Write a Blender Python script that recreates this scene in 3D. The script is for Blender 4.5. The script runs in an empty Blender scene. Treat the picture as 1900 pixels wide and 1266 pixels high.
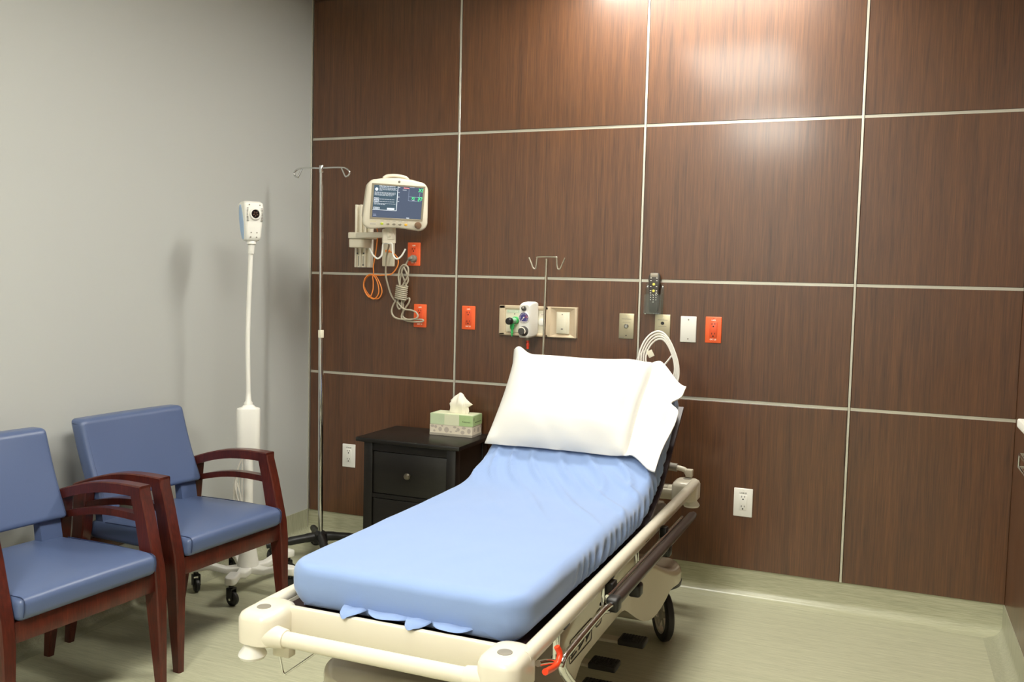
import bpy, bmesh, math, random
from mathutils import Vector, Matrix, Euler, noise

random.seed(7)
PI = math.pi
SC = bpy.context.scene
COL = SC.collection

# ------------------------------------------------------------------ helpers
def lin(c):
    out = []
    for v in c[:3]:
        v = v / 255.0
        out.append(v / 12.92 if v <= 0.04045 else ((v + 0.055) / 1.055) ** 2.4)
    return (out[0], out[1], out[2], 1.0)

FR = {}          # object name -> world matrix of the frame its meshes are built in

def tag(o, label=None, cat=None, group=None, kind=None):
    if label: o['label'] = label
    if cat: o['category'] = cat
    if group: o['group'] = group
    if kind: o['kind'] = kind
    return o

def thing(name, label, cat, loc=(0, 0, 0), rot=(0, 0, 0), group=None):
    o = bpy.data.objects.new(name, None)
    o.empty_display_size = 0.1
    o.location = loc
    o.rotation_euler = rot
    COL.objects.link(o)
    FR[o.name] = Matrix.Translation(Vector(loc)) @ Euler(rot).to_matrix().to_4x4()
    return tag(o, label, cat, group)

def cr(pts, n=8, closed=False):
    """Catmull-Rom through the points"""
    P = [Vector(p) for p in pts]
    out = []
    m = len(P)
    rng = range(m) if closed else range(m - 1)
    for i in rng:
        if closed:
            a, b, c, d = P[(i - 1) % m], P[i], P[(i + 1) % m], P[(i + 2) % m]
        else:
            b, c = P[i], P[i + 1]
            a = P[i - 1] if i > 0 else b * 2 - c
            d = P[i + 2] if i + 2 < m else c * 2 - b
        for k in range(n):
            t = k / n
            out.append(0.5 * ((2 * b) + (c - a) * t + (2 * a - 5 * b + 4 * c - d) * t * t + (3 * b - a - 3 * c + d) * t ** 3))
    if not closed: out.append(P[-1])
    return out

class MB:
    def __init__(self):
        self.bm = bmesh.new()
    def _merge(self, b, M=None, mi=0):
        if M is not None: bmesh.ops.transform(b, matrix=M, verts=b.verts)
        bmesh.ops.recalc_face_normals(b, faces=b.faces)
        for f in b.faces: f.material_index = mi
        me = bpy.data.meshes.new('tmp')
        b.to_mesh(me); b.free()
        self.bm.from_mesh(me)
        bpy.data.meshes.remove(me)
        return self
    def _bev(self, b, w, seg, ang=25):
        if w > 0:
            es = [e for e in b.edges if len(e.link_faces) == 2 and e.calc_face_angle(0) > math.radians(ang)]
            if es: bmesh.ops.bevel(b, geom=es, offset=w, segments=seg, profile=0.5, affect='EDGES', clamp_overlap=True)
    def box(self, x0, x1, y0, y1, z0, z1, bev=0.0, seg=2, M=None, mi=0):
        b = bmesh.new()
        bmesh.ops.create_cube(b, size=1)
        for v in b.verts:
            v.co = Vector(((x0 + x1) / 2 + v.co.x * (x1 - x0), (y0 + y1) / 2 + v.co.y * (y1 - y0), (z0 + z1) / 2 + v.co.z * (z1 - z0)))
        self._bev(b, bev, seg)
        return self._merge(b, M, mi)
    def cyl(self, p0, p1, r0, r1=None, n=24, bev=0.0, seg=2, M=None, mi=0):
        r1 = r0 if r1 is None else r1
        p0, p1 = Vector(p0), Vector(p1)
        d = p1 - p0
        b = bmesh.new()
        bmesh.ops.create_cone(b, cap_ends=True, segments=n, radius1=r0, radius2=r1, depth=d.length)
        if bev > 0:
            es = [e for e in b.edges if len(e.link_faces) == 2 and e.calc_face_angle(0) > math.radians(50)]
            bmesh.ops.bevel(b, geom=es, offset=bev, segments=seg, profile=0.5, affect='EDGES', clamp_overlap=True)
        q = Vector((0, 0, 1)).rotation_difference(d.normalized()).to_matrix().to_4x4()
        MM = Matrix.Translation((p0 + p1) / 2) @ q
        return self._merge(b, MM if M is None else M @ MM, mi)
    def lathe(self, prof, M=None, n=32, mi=0, closed=True):
        """profile of (r, z) turned round the local z axis"""
        b = bmesh.new()
        rings = []
        for r, z in prof:
            if r < 1e-6: rings.append([b.verts.new((0, 0, z))])
            else: rings.append([b.verts.new((r * math.cos(2 * PI * k / n), r * math.sin(2 * PI * k / n), z)) for k in range(n)])
        for A, B in zip(rings, rings[1:]):
            for k in range(n):
                k2 = (k + 1) % n
                a = [A[0]] if len(A) == 1 else [A[k], A[k2]]
                c = [B[0]] if len(B) == 1 else [B[k2], B[k]]
                if len(a) + len(c) > 2: b.faces.new(a + c)
        if closed:
            for R in (rings[0], rings[-1]):
                if len(R) > 1: b.faces.new(R)
        return self._merge(b, M, mi)
    def tube(self, pts, r, n=10, closed=False, M=None, mi=0, flat=1.0):
        P = [Vector(p) for p in pts]
        m = len(P)
        b = bmesh.new()
        T = []
        for i in range(m):
            if closed: t = P[(i + 1) % m] - P[(i - 1) % m]
            else: t = P[min(i + 1, m - 1)] - P[max(i - 1, 0)]
            T.append(t.normalized() if t.length > 1e-9 else Vector((0, 0, 1)))
        ref = Vector((0, 0, 1)) if abs(T[0].z) < 0.9 else Vector((1, 0, 0))
        u = T[0].cross(ref).normalized()
        rings = []
        for i in range(m):
            if i:
                q = T[i - 1].rotation_difference(T[i]); u = q @ u
            u = (u - T[i] * u.dot(T[i])).normalized()
            w = T[i].cross(u)
            rr = r[i] if isinstance(r, (list, tuple)) else r
            rings.append([b.verts.new(P[i] + u * (rr * math.cos(2 * PI * k / n)) + w * (rr * flat * math.sin(2 * PI * k / n))) for k in range(n)])
        for i in range(m if closed else m - 1):
            A, B = rings[i], rings[(i + 1) % m]
            for k in range(n):
                b.faces.new((A[k], A[(k + 1) % n], B[(k + 1) % n], B[k]))
        if not closed:
            b.faces.new(rings[0]); b.faces.new(rings[-1])
        return self._merge(b, M, mi)
    def prism(self, poly, a0, a1, axis='y', bev=0.0, seg=2, M=None, mi=0):
        """outline (2D) given depth along an axis: 'y' outline is (x,z); 'x' is (y,z); 'z' is (x,y)"""
        b = bmesh.new()
        def P(p, d):
            if axis == 'y': return (p[0], d, p[1])
            if axis == 'x': return (d, p[0], p[1])
            return (p[0], p[1], d)
        A = [b.verts.new(P(p, a0)) for p in poly]
        B = [b.verts.new(P(p, a1)) for p in poly]
        n = len(poly)
        b.faces.new(A); b.faces.new(B[::-1])
        for k in range(n): b.faces.new((A[k], A[(k + 1) % n], B[(k + 1) % n], B[k]))
        bmesh.ops.recalc_face_normals(b, faces=b.faces)
        self._bev(b, bev, seg)
        return self._merge(b, M, mi)
    def loft(self, rings, cap=True, M=None, mi=0, closed=True):
        b = bmesh.new()
        R = [[b.verts.new(p) for p in ring] for ring in rings]
        n = len(R[0])
        for A, B in zip(R, R[1:]):
            for k in range(n if closed else n - 1):
                b.faces.new((A[k], A[(k + 1) % n], B[(k + 1) % n], B[k]))
        if cap:
            b.faces.new(R[0]); b.faces.new(R[-1])
        return self._merge(b, M, mi)
    def split(self, gap):
        """groups of islands whose boxes lie further apart than gap, as separate builders"""
        bm = self.bm; bm.verts.index_update(); bm.verts.ensure_lookup_table()
        isl = [-1] * len(bm.verts); boxes = []
        for v in bm.verts:
            if isl[v.index] >= 0: continue
            k = len(boxes); st = [v]; isl[v.index] = k; lo = v.co.copy(); hi = v.co.copy()
            while st:
                a = st.pop()
                for i in range(3): lo[i] = min(lo[i], a.co[i]); hi[i] = max(hi[i], a.co[i])
                for e in a.link_edges:
                    b = e.other_vert(a)
                    if isl[b.index] < 0: isl[b.index] = k; st.append(b)
            boxes.append((lo, hi))
        par = list(range(len(boxes)))
        def find(i):
            while par[i] != i: par[i] = par[par[i]]; i = par[i]
            return i
        for i in range(len(boxes)):
            for j in range(i):
                if all(boxes[i][0][k] - gap <= boxes[j][1][k] and boxes[j][0][k] - gap <= boxes[i][1][k] for k in range(3)): par[find(i)] = find(j)
        out = []
        for r in sorted(set(find(i) for i in range(len(boxes)))):
            c = MB(); c.bm.free(); c.bm = bm.copy()
            c.bm.verts.index_update()
            bmesh.ops.delete(c.bm, geom=[v for v in c.bm.verts if find(isl[v.index]) != r], context='VERTS')
            out.append(c)
        bm.free()
        return out
    def build(self, name, mats, parent=None, label=None, smooth=40, kind=None, sep=None):
        if sep is not None:
            return [p.build(name, mats, parent, label, smooth, kind) for p in self.split(sep)][0]
        bm = self.bm
        me = bpy.data.meshes.new(name)
        if parent is not None and parent.name in FR:
            bmesh.ops.transform(bm, matrix=FR[parent.name].inverted(), verts=bm.verts)
        for f in bm.faces: f.smooth = smooth > 0
        for e in bm.edges:
            e.smooth = not (len(e.link_faces) == 2 and e.calc_face_angle(0) > math.radians(smooth))
        bm.to_mesh(me); bm.free()
        for m in (mats if isinstance(mats, (list, tuple)) else [mats]): me.materials.append(m)
        o = bpy.data.objects.new(name, me)
        COL.objects.link(o)
        if parent is not None:
            o.parent = parent
            if parent.name in FR: FR[o.name] = FR[parent.name]
        if label: o['label'] = label
        if kind: o['kind'] = kind
        return o

def rrect(x0, x1, z0, z1, r, n=6):
    out = []
    for cx, cz, a in ((x1 - r, z1 - r, 0), (x0 + r, z1 - r, 90), (x0 + r, z0 + r, 180), (x1 - r, z0 + r, 270)):
        for k in range(n + 1):
            t = math.radians(a + 90 * k / n)
            out.append((cx + r * math.cos(t), cz + r * math.sin(t)))
    return out

def text_into(mb, txt, size, M, mi=0, ext=0.0004, align='CENTER', bold=0.0):
    c = bpy.data.curves.new('txt', 'FONT')
    c.body = txt; c.size = size; c.align_x = align; c.align_y = 'CENTER'; c.extrude = ext; c.offset = bold
    o = bpy.data.objects.new('txt', c)
    COL.objects.link(o)
    bpy.context.view_layer.update()
    dg = bpy.context.evaluated_depsgraph_get()
    me = bpy.data.meshes.new_from_object(o.evaluated_get(dg))
    b = bmesh.new(); b.from_mesh(me)
    COL.objects.unlink(o); bpy.data.objects.remove(o); bpy.data.meshes.remove(me); bpy.data.curves.remove(c)
    bmesh.ops.transform(b, matrix=M, verts=b.verts)
    for f in b.faces: f.material_index = mi
    me2 = bpy.data.meshes.new('t2'); b.to_mesh(me2); b.free()
    mb.bm.from_mesh(me2); bpy.data.meshes.remove(me2)

def RX(a): return Matrix.Rotation(math.radians(a), 4, 'X')
def RY(a): return Matrix.Rotation(math.radians(a), 4, 'Y')
def RZ(a): return Matrix.Rotation(math.radians(a), 4, 'Z')
def TR(*p): return Matrix.Translation(Vector(p))
FACE = RX(90)                      # xy drawing -> faces -y

# ---------------------------------------------------------------- materials
def mat(name, col, rough=0.5, metal=0.0, coat=0.0, spec=0.5, sheen=0.0, bump=None, emit=None, var=None):
    m = bpy.data.materials.new(name); m.use_nodes = True
    nt = m.node_tree; bs = nt.nodes['Principled BSDF']
    c = lin(col)
    bs.inputs['Base Color'].default_value = c
    bs.inputs['Roughness'].default_value = rough
    bs.inputs['Metallic'].default_value = metal
    bs.inputs['Coat Weight'].default_value = coat
    bs.inputs['Specular IOR Level'].default_value = spec
    if sheen: bs.inputs['Sheen Weight'].default_value = sheen
    if emit:
        bs.inputs['Emission Color'].default_value = lin(emit[0]); bs.inputs['Emission Strength'].default_value = emit[1]
    tc = None
    if var or bump:
        tc = nt.nodes.new('ShaderNodeTexCoord')
    if var:                                   # gentle mottling of the base colour
        nz = nt.nodes.new('ShaderNodeTexNoise'); nz.inputs['Scale'].default_value = var[0]; nz.inputs['Detail'].default_value = 4
        nt.links.new(tc.outputs['Object'], nz.inputs['Vector'])
        mx = nt.nodes.new('ShaderNodeMixRGB'); mx.inputs[1].default_value = c
        mx.inputs[2].default_value = (c[0] * (1 - var[1]), c[1] * (1 - var[1]), c[2] * (1 - var[1]), 1)
        nt.links.new(nz.outputs['Fac'], mx.inputs[0]); nt.links.new(mx.outputs[0], bs.inputs['Base Color'])
    if bump:
        nz = nt.nodes.new('ShaderNodeTexNoise'); nz.inputs['Scale'].default_value = bump[0]; nz.inputs['Detail'].default_value = 3
        nt.links.new(tc.outputs['Object'], nz.inputs['Vector'])
        bp = nt.nodes.new('ShaderNodeBump'); bp.inputs['Strength'].default_value = bump[1]; bp.inputs['Distance'].default_value = 0.002
        nt.links.new(nz.outputs['Fac'], bp.inputs['Height']); nt.links.new(bp.outputs['Normal'], bs.inputs['Normal'])
    return m

def grain(name, cols, stretch, rough, coat=0.0, island=0.0, rrange=None, fine=0.5, spec=0.5, bump=0.0, croff=0.1):
    """streaky material: cols = colours along the ramp, stretch = scale per axis"""
    m = bpy.data.materials.new(name); m.use_nodes = True
    nt = m.node_tree; bs = nt.nodes['Principled BSDF']; L = nt.links
    tc = nt.nodes.new('ShaderNodeTexCoord')
    mp = nt.nodes.new('ShaderNodeMapping'); mp.inputs['Scale'].default_value = stretch
    L.new(tc.outputs['Object'], mp.inputs['Vector'])
    geo = nt.nodes.new('ShaderNodeNewGeometry')
    add = nt.nodes.new('ShaderNodeVectorMath'); add.operation = 'ADD'
    if island:
        sc = nt.nodes.new('ShaderNodeMath'); sc.operation = 'MULTIPLY'; sc.inputs[1].default_value = island
        L.new(geo.outputs['Random Per Island'], sc.inputs[0])
        L.new(sc.outputs[0], add.inputs[1])
    L.new(mp.outputs[0], add.inputs[0])
    n1 = nt.nodes.new('ShaderNodeTexNoise'); n1.inputs['Scale'].default_value = 1.0; n1.inputs['Detail'].default_value = 6; n1.inputs['Roughness'].default_value = 0.62
    n1.inputs['Distortion'].default_value = 0.6
    L.new(add.outputs[0], n1.inputs['Vector'])
    n2 = nt.nodes.new('ShaderNodeTexNoise'); n2.inputs['Scale'].default_value = 5.5; n2.inputs['Detail'].default_value = 4
    L.new(add.outputs[0], n2.inputs['Vector'])
    mix = nt.nodes.new('ShaderNodeMixRGB'); mix.inputs[0].default_value = fine
    L.new(n1.outputs['Fac'], mix.inputs[1]); L.new(n2.outputs['Fac'], mix.inputs[2])
    rp = nt.nodes.new('ShaderNodeValToRGB')
    el = rp.color_ramp.elements
    el[0].position = 0.34; el[0].color = lin(cols[0]); el[1].position = 0.68; el[1].color = lin(cols[-1])
    for k, c in enumerate(cols[1:-1]):
        e = el.new(0.34 + 0.34 * (k + 1) / (len(cols) - 1)); e.color = lin(c)
    L.new(mix.outputs[0], rp.inputs[0]); L.new(rp.outputs[0], bs.inputs['Base Color'])
    bs.inputs['Roughness'].default_value = rough
    bs.inputs['Coat Weight'].default_value = coat; bs.inputs['Coat Roughness'].default_value = croff
    bs.inputs['Specular IOR Level'].default_value = spec
    if rrange:
        big = nt.nodes.new('ShaderNodeTexNoise'); big.inputs['Scale'].default_value = 2.2; big.inputs['Detail'].default_value = 3
        L.new(tc.outputs['Object'], big.inputs['Vector'])
        mr = nt.nodes.new('ShaderNodeMapRange'); mr.inputs['From Min'].default_value = 0.3; mr.inputs['From Max'].default_value = 0.7
        mr.inputs['To Min'].default_value = rrange[0]; mr.inputs['To Max'].default_value = rrange[1]
        L.new(big.outputs['Fac'], mr.inputs['Value']); L.new(mr.outputs[0], bs.inputs['Roughness'])
    if bump:
        bp = nt.nodes.new('ShaderNodeBump'); bp.inputs['Strength'].default_value = bump; bp.inputs['Distance'].default_value = 0.001
        L.new(mix.outputs[0], bp.inputs['Height']); L.new(bp.outputs['Normal'], bs.inputs['Normal'])
    return m

M = {}
M['panel'] = grain('walnut_laminate', [(66, 38, 19), (88, 53, 27), (106, 67, 35)], (44, 44, 1.5), 0.5, island=40, rrange=(0.40, 0.52), fine=0.45, spec=0.6, coat=0.5, croff=0.16)
M['chairwood'] = grain('mahogany_stain', [(52, 18, 12), (74, 26, 17), (92, 36, 23)], (30, 30, 4), 0.30, fine=0.5, spec=0.5)
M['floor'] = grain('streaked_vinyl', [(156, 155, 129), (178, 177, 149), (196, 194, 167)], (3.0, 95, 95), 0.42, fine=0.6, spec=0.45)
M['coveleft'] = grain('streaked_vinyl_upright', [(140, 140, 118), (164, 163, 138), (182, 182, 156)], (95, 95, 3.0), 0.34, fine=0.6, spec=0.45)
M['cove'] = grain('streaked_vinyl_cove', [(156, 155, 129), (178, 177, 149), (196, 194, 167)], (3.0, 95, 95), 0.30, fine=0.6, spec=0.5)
M['paint'] = mat('grey_wall_paint', (186, 188, 185), 0.55, bump=(160, 0.05))
M['ceil'] = mat('white_ceiling', (225, 224, 218), 0.8)
M['steeltrim'] = mat('satin_aluminium', (206, 202, 188), 0.36, metal=0.55)
M['vinyl'] = mat('blue_vinyl', (82, 97, 132), 0.34, spec=0.5, bump=(420, 0.10))
M['seam'] = mat('dark_blue_seam', (38, 52, 86), 0.5)
M['white'] = mat('white_plastic', (232, 230, 222), 0.38)
M['cream'] = mat('cream_enamel', (216, 209, 190), 0.30, coat=0.2)
M['creamgrey'] = mat('putty_plastic', (196, 188, 168), 0.40)
M['hood'] = mat('putty_hood_plastic', (202, 193, 172), 0.22, coat=0.4)
M['beige'] = mat('beige_headwall_plastic', (205, 186, 158), 0.42)
M['ivory'] = mat('ivory_plastic', (228, 222, 200), 0.35)
M['chrome'] = mat('chrome', (215, 215, 212), 0.10, metal=1.0)
M['satin'] = mat('satin_steel', (196, 190, 172), 0.32, metal=1.0)
M['brushed'] = mat('brushed_plate', (188, 178, 150), 0.38, metal=0.75)
M['black'] = mat('black_plastic', (26, 25, 24), 0.42)
M['rubber'] = mat('black_rubber', (34, 32, 30), 0.65)
M['darkgrey'] = mat('dark_grey_plastic', (70, 68, 64), 0.45)
M['grey'] = mat('grey_plastic', (132, 126, 114), 0.5)
M['blackwood'] = grain('black_brown_wood', [(17, 15, 13), (24, 21, 18), (30, 26, 22)], (3, 40, 40), 0.36, fine=0.5)
M['knob'] = mat('aged_nickel', (150, 142, 126), 0.34, metal=0.9)
M['sheet'] = mat('blue_jersey_sheet', (131, 154, 196), 0.9, sheen=0.25, spec=0.25, bump=(700, 0.12))
M['linen'] = mat('white_pillowcase', (216, 214, 208), 0.9, spec=0.2, bump=(600, 0.10))
M['orange'] = mat('orange_red_plate', (238, 100, 50), 0.38)
M['orangedark'] = mat('orange_red_insert', (226, 86, 44), 0.36)
M['slot'] = mat('outlet_slot', (30, 14, 10), 0.7)
M['ink'] = mat('white_ink', (250, 240, 225), 0.6)
M['darkink'] = mat('dark_ink', (52, 50, 48), 0.6)
M['greyink'] = mat('grey_ink', (120, 118, 112), 0.6)
M['maroon'] = mat('maroon_deck', (52, 30, 30), 0.40)
M['channel'] = mat('taupe_channel', (110, 102, 88), 0.40)
M['grip'] = mat('dark_brown_grip', (54, 44, 40), 0.36)
M['lever'] = mat('orange_lever', (226, 66, 30), 0.28)
M['cordgrey'] = mat('grey_cord', (176, 167, 146), 0.5)
M['cordorange'] = mat('orange_cord', (250, 150, 66), 0.42)
M['cordwhite'] = mat('white_cord', (236, 232, 222), 0.42)
M['screen'] = mat('blue_grey_screen', (40, 46, 60), 0.15, emit=((82, 92, 110), 1.0))
M['scrtext'] = mat('screen_white', (180, 185, 190), 0.3, emit=((186, 196, 206), 1.0))
M['scrgreen'] = mat('screen_green', (60, 180, 110), 0.3, emit=((80, 205, 130), 1.0))
M['scrred'] = mat('screen_red', (230, 120, 120), 0.3, emit=((255, 140, 135), 1.0))
M['scrpanel'] = mat('screen_panel', (46, 62, 70), 0.15, emit=((66, 82, 96), 1.0))
M['scrline'] = mat('screen_line', (120, 130, 150), 0.3, emit=((150, 162, 185), 1.0))
M['bezel'] = mat('grey_bezel', (150, 142, 122), 0.4)
M['mon'] = mat('ivory_monitor', (232, 224, 204), 0.42)
M['bronze'] = mat('bronze_knob', (140, 112, 88), 0.35, metal=0.3)
M['green'] = mat('green_fitting', (60, 180, 96), 0.3)
M['paleg'] = mat('pale_green_fitting', (150, 200, 168), 0.3)
M['gauge'] = mat('blue_gauge', (66, 62, 128), 0.3)
M['gaugered'] = mat('purple_gauge', (128, 62, 108), 0.3)
M['bluehandle'] = mat('pale_blue_handle', (164, 190, 222), 0.4)
M['boxgreen'] = mat('pale_green_card', (204, 220, 180), 0.55, var=(28, 0.16))
M['boxpale'] = mat('cream_green_card', (222, 224, 192), 0.55)
M['boxgreen2'] = mat('leaf_green_card', (184, 212, 150), 0.55, var=(40, 0.2))
M['boxcream'] = mat('cream_card', (226, 216, 196), 0.55)
M['boxgrey'] = mat('grey_card', (168, 160, 146), 0.5)
M['boxspot'] = mat('taupe_spots', (190, 178, 162), 0.6)
M['tissue'] = mat('tissue_paper', (244, 238, 222), 0.9, spec=0.1)
M['remote'] = mat('charcoal_remote', (62, 56, 50), 0.4)
M['remotetop'] = mat('grey_remote_end', (160, 150, 134), 0.35)
M['btnw'] = mat('white_button', (240, 236, 226), 0.5)
M['btny'] = mat('yellow_button', (226, 218, 96), 0.5)
M['lensdark'] = mat('dark_reflector', (40, 34, 38), 0.12, metal=0.6)

def clear_plastic():
    m = bpy.data.materials.new('clear_acrylic'); m.use_nodes = True
    nt = m.node_tree; out = nt.nodes['Material Output']; nt.nodes.remove(nt.nodes['Principled BSDF'])
    tr = nt.nodes.new('ShaderNodeBsdfTransparent'); tr.inputs[0].default_value = (0.93, 0.95, 0.94, 1)
    gl = nt.nodes.new('ShaderNodeBsdfGlossy'); gl.inputs['Roughness'].default_value = 0.08
    fr = nt.nodes.new('ShaderNodeValue'); fr.outputs[0].default_value = 0.07
    mx = nt.nodes.new('ShaderNodeMixShader')
    nt.links.new(fr.outputs[0], mx.inputs[0]); nt.links.new(tr.outputs[0], mx.inputs[1]); nt.links.new(gl.outputs[0], mx.inputs[2])
    nt.links.new(mx.outputs[0], out.inputs['Surface'])
    return m
M['acrylic'] = clear_plastic()

# ------------------------------------------------------------------ the room
XR, YF, ZC = 3.262, -5.7, 2.765          # right wall, wall behind the viewer, ceiling
VX = [0.843, 1.753, 2.653]              # upright strips
HZ = [2.048, 1.365, 0.854]              # level strips
ZB = 0.1235                             # top of the coved skirting

mb = MB(); mb.box(-0.15, XR + 0.15, YF - 0.15, 0.15, -0.1, 0.0)
tag(mb.build('floor', M['floor'], smooth=0), kind='structure')
mb = MB(); mb.box(-0.15, XR + 0.15, YF - 0.15, 0.15, ZC, ZC + 0.1)
tag(mb.build('ceiling', M['ceil'], smooth=0), kind='structure')
mb = MB(); mb.box(-0.15, 0.0, YF - 0.15, 0.15, 0.0, ZC)
tag(mb.build('wall_left', M['paint'], smooth=0), kind='structure')
mb = MB(); mb.box(0.0, XR, YF - 0.15, YF, 0.0, ZC)
tag(mb.build('wall_front', M['paint'], smooth=0), kind='structure')
mb = MB()
mb.box(XR, XR + 0.15, YF - 0.15, 0.15, 0.0, ZC)
tag(mb.build('wall_right', M['panel'], smooth=0), kind='structure')
# back wall: backing and twenty laminate panels with open joints
mb = MB()
mb.box(0.0, XR, 0.012, 0.15, 0.0, ZC)
xs = [0.004] + VX + [XR + 0.006]; zs = [ZB] + HZ[::-1] + [2.742, ZC + 0.006]
g = 0.0065
for i in range(4):
    for j in range(5):
        x0 = xs[i] + (g if i else 0.010); x1 = xs[i + 1] - g
        z0 = zs[j] + (g if j else 0.0); z1 = zs[j + 1] - g
        mb.box(x0, x1, 0.0, 0.013, z0, z1, bev=0.0012, seg=1)
tag(mb.build('wall_back', M['panel'], smooth=30), kind='structure')
# metal strips in the joints
n = 0
for x in [0.0035] + VX:
    n += 1
    mb = MB(); w = 0.0048 if x > 0.1 else 0.0035
    mb.box(x - w, x + w, -0.0015, 0.0125, ZB, ZC, bev=0.001, seg=1)
    mb.build('trim_%d' % n, M['steeltrim'], kind='structure')
for z in HZ:
    n += 1
    mb = MB()
    for i in range(4):
        mb.box(xs[i] + (0.0055 if i else 0.007), xs[i + 1] - 0.0055, 0.004, 0.0125, z - 0.0062, z + 0.0062)
        mb.box(xs[i] + (0.0055 if i else 0.007), xs[i + 1] - 0.0055, 0.0005, 0.0125, z - 0.0062, z - 0.0040)
    mb.build('trim_%d' % n, M['steeltrim'], kind='structure')
# coved skirting (the vinyl runs up the wall)
def cove_profile(sgn, off):
    pts = [(0.0, ZB)]
    pts.append((-0.003, ZB)); pts.append((-0.003, 0.036))
    for k in range(1, 8):
        a = PI / 2 * k / 7
        pts.append((-0.003 - 0.036 * (1 - math.cos(a)), 0.036 - 0.0355 * math.sin(a)))
    pts.append((-0.075, 0.0004)); pts.append((-0.075, -0.004)); pts.append((0.0, -0.004))
    return [(off + sgn * p[0], p[1]) for p in pts]
mb = MB(); mb.prism(cove_profile(1, 0.012), 0.0, XR, 'x'); mb.build('baseboard_back', M['cove'], kind='structure', smooth=35)
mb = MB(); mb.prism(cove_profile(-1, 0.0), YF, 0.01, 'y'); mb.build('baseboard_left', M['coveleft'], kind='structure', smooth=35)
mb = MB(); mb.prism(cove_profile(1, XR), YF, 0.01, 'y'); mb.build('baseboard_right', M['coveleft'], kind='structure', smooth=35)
mb = MB(); mb.cyl((0.006, -0.003, 0.03), (0.006, -0.003, ZB - 0.002), 0.002, n=8)
mb.build('trim_8', M['steeltrim'], kind='structure')

# ------------------------------------------------------------- ceiling lights
def ceiling_light(label, cx, cy, sx, sy, power):
    t = thing('ceiling_light', label, 'ceiling light', (cx, cy, ZC))
    mb = MB(); z = ZC
    w = 0.03
    mb.box(cx - sx / 2 - w, cx + sx / 2 + w, cy - sy / 2 - w, cy - sy / 2, z - 0.02, z, bev=0.003)
    mb.box(cx - sx / 2 - w, cx + sx / 2 + w, cy + sy / 2, cy + sy / 2 + w, z - 0.02, z, bev=0.003)
    mb.box(cx - sx / 2 - w, cx - sx / 2, cy - sy / 2, cy + sy / 2, z - 0.02, z, bev=0.003)
    mb.box(cx + sx / 2, cx + sx / 2 + w, cy - sy / 2, cy + sy / 2, z - 0.02, z, bev=0.003)
    mb.build('frame', M['white'], t)
    mb = MB(); mb.box(cx - sx / 2, cx + sx / 2, cy - sy / 2, cy + sy / 2, z - 0.012, z - 0.001)
    m = mat('lit_diffuser_%d' % int(power * 10), (240, 238, 230), 0.6, emit=((252, 250, 240), power))
    mb.build('diffuser', m, t, smooth=0)
ceiling_light('recessed rectangular ceiling light over the stretcher', 1.86, -2.1, 0.62, 1.2, 24.0)
ceiling_light('slim wall washing ceiling light close to the wood panelled wall', 1.93, -0.31, 1.02, 0.20, 64.0)
ceiling_light('recessed rectangular ceiling light behind the viewer', 1.75, -4.5, 0.62, 1.2, 53.0)

# ---------------------------------------------------------------- wall plates
def slots(mb, x, z, y, mi):
    for dz in (0.021, -0.021):
        mb.box(x - 0.0075, x - 0.0050, y - 0.0006, y, z + dz + 0.001, z + dz + 0.009, mi=mi)
        mb.box(x + 0.0050, x + 0.0075, y - 0.0006, y, z + dz + 0.002, z + dz + 0.009, mi=mi)
        mb.cyl((x, y, z + dz - 0.006), (x, y - 0.0006, z + dz - 0.006), 0.0032, n=12, mi=mi)

def outlet(label, x, z, plate, insert, w=0.070, h=0.114, top=None, bot=None, ink='ink', group=None):
    t = thing('wall_outlet', label, 'wall outlet', (x, 0, z), group=group)
    mb = MB(); mb.box(x - w / 2, x + w / 2, -0.0062, 0.0, z - h / 2, z + h / 2, bev=0.003, seg=3)
    mb.build('cover_plate', plate, t)
    mb = MB(); mb.box(x - 0.0165, x + 0.0165, -0.0085, -0.005, z - 0.0335, z + 0.0335, bev=0.0012)
    slots(mb, x, z, -0.0085, 1)
    mb.build('receptacle', [insert, M['slot']], t)
    mb = MB()
    for s in (1, -1): mb.cyl((x, -0.006, z + s * h * 0.44), (x, -0.0068, z + s * h * 0.44), 0.0028, n=12)
    mb.build('screw', insert, t, sep=0.002)
    if top or bot:
        mb = MB()
        if top: text_into(mb, top, 0.0085, TR(x, -0.0064, z + 0.0415) @ FACE, bold=0.0002)
        if bot: text_into(mb, bot, 0.0085, TR(x, -0.0064, z - 0.0415) @ FACE, bold=0.0002)
        mb.build('lettering', M[ink], t, sep=0.008)
    return t
RG = 'orange red emergency power outlets'
outlet('orange red outlet beside the monitor with the grey plug in it', 0.612, 1.468, M['orange'], M['orangedark'], top='L2PB', bot='CKT 17', group=RG)
outlet('orange red outlet directly below the monitor outlet, behind the hanging grey cord', 0.652, 1.166, M['orange'], M['orangedark'], top='L2PB', bot='CKT 19', group=RG)
outlet('orange red outlet alone between the grey cord and the beige gas panel', 0.915, 1.166, M['orange'], M['orangedark'], top='L2PB', bot='CKT 23', group=RG)
outlet('orange red outlet next to the blank white plate', 2.086, 1.158, M['orange'], M['orangedark'], top='L1PB', bot='CKT 25', group=RG)
WG = 'white low wall outlets'
outlet('white outlet low on the wall between drip stand and black nightstand', 0.254, 0.431, M['white'], M['white'], w=0.076, h=0.120, top='LT1N 27', ink='greyink', group=WG)
outlet('white outlet low on the wall on the far side of the stretcher from the nightstand', 2.242, 0.416, M['white'], M['white'], w=0.080, h=0.124, top='L1NB 27', ink='greyink', group=WG)

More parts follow.
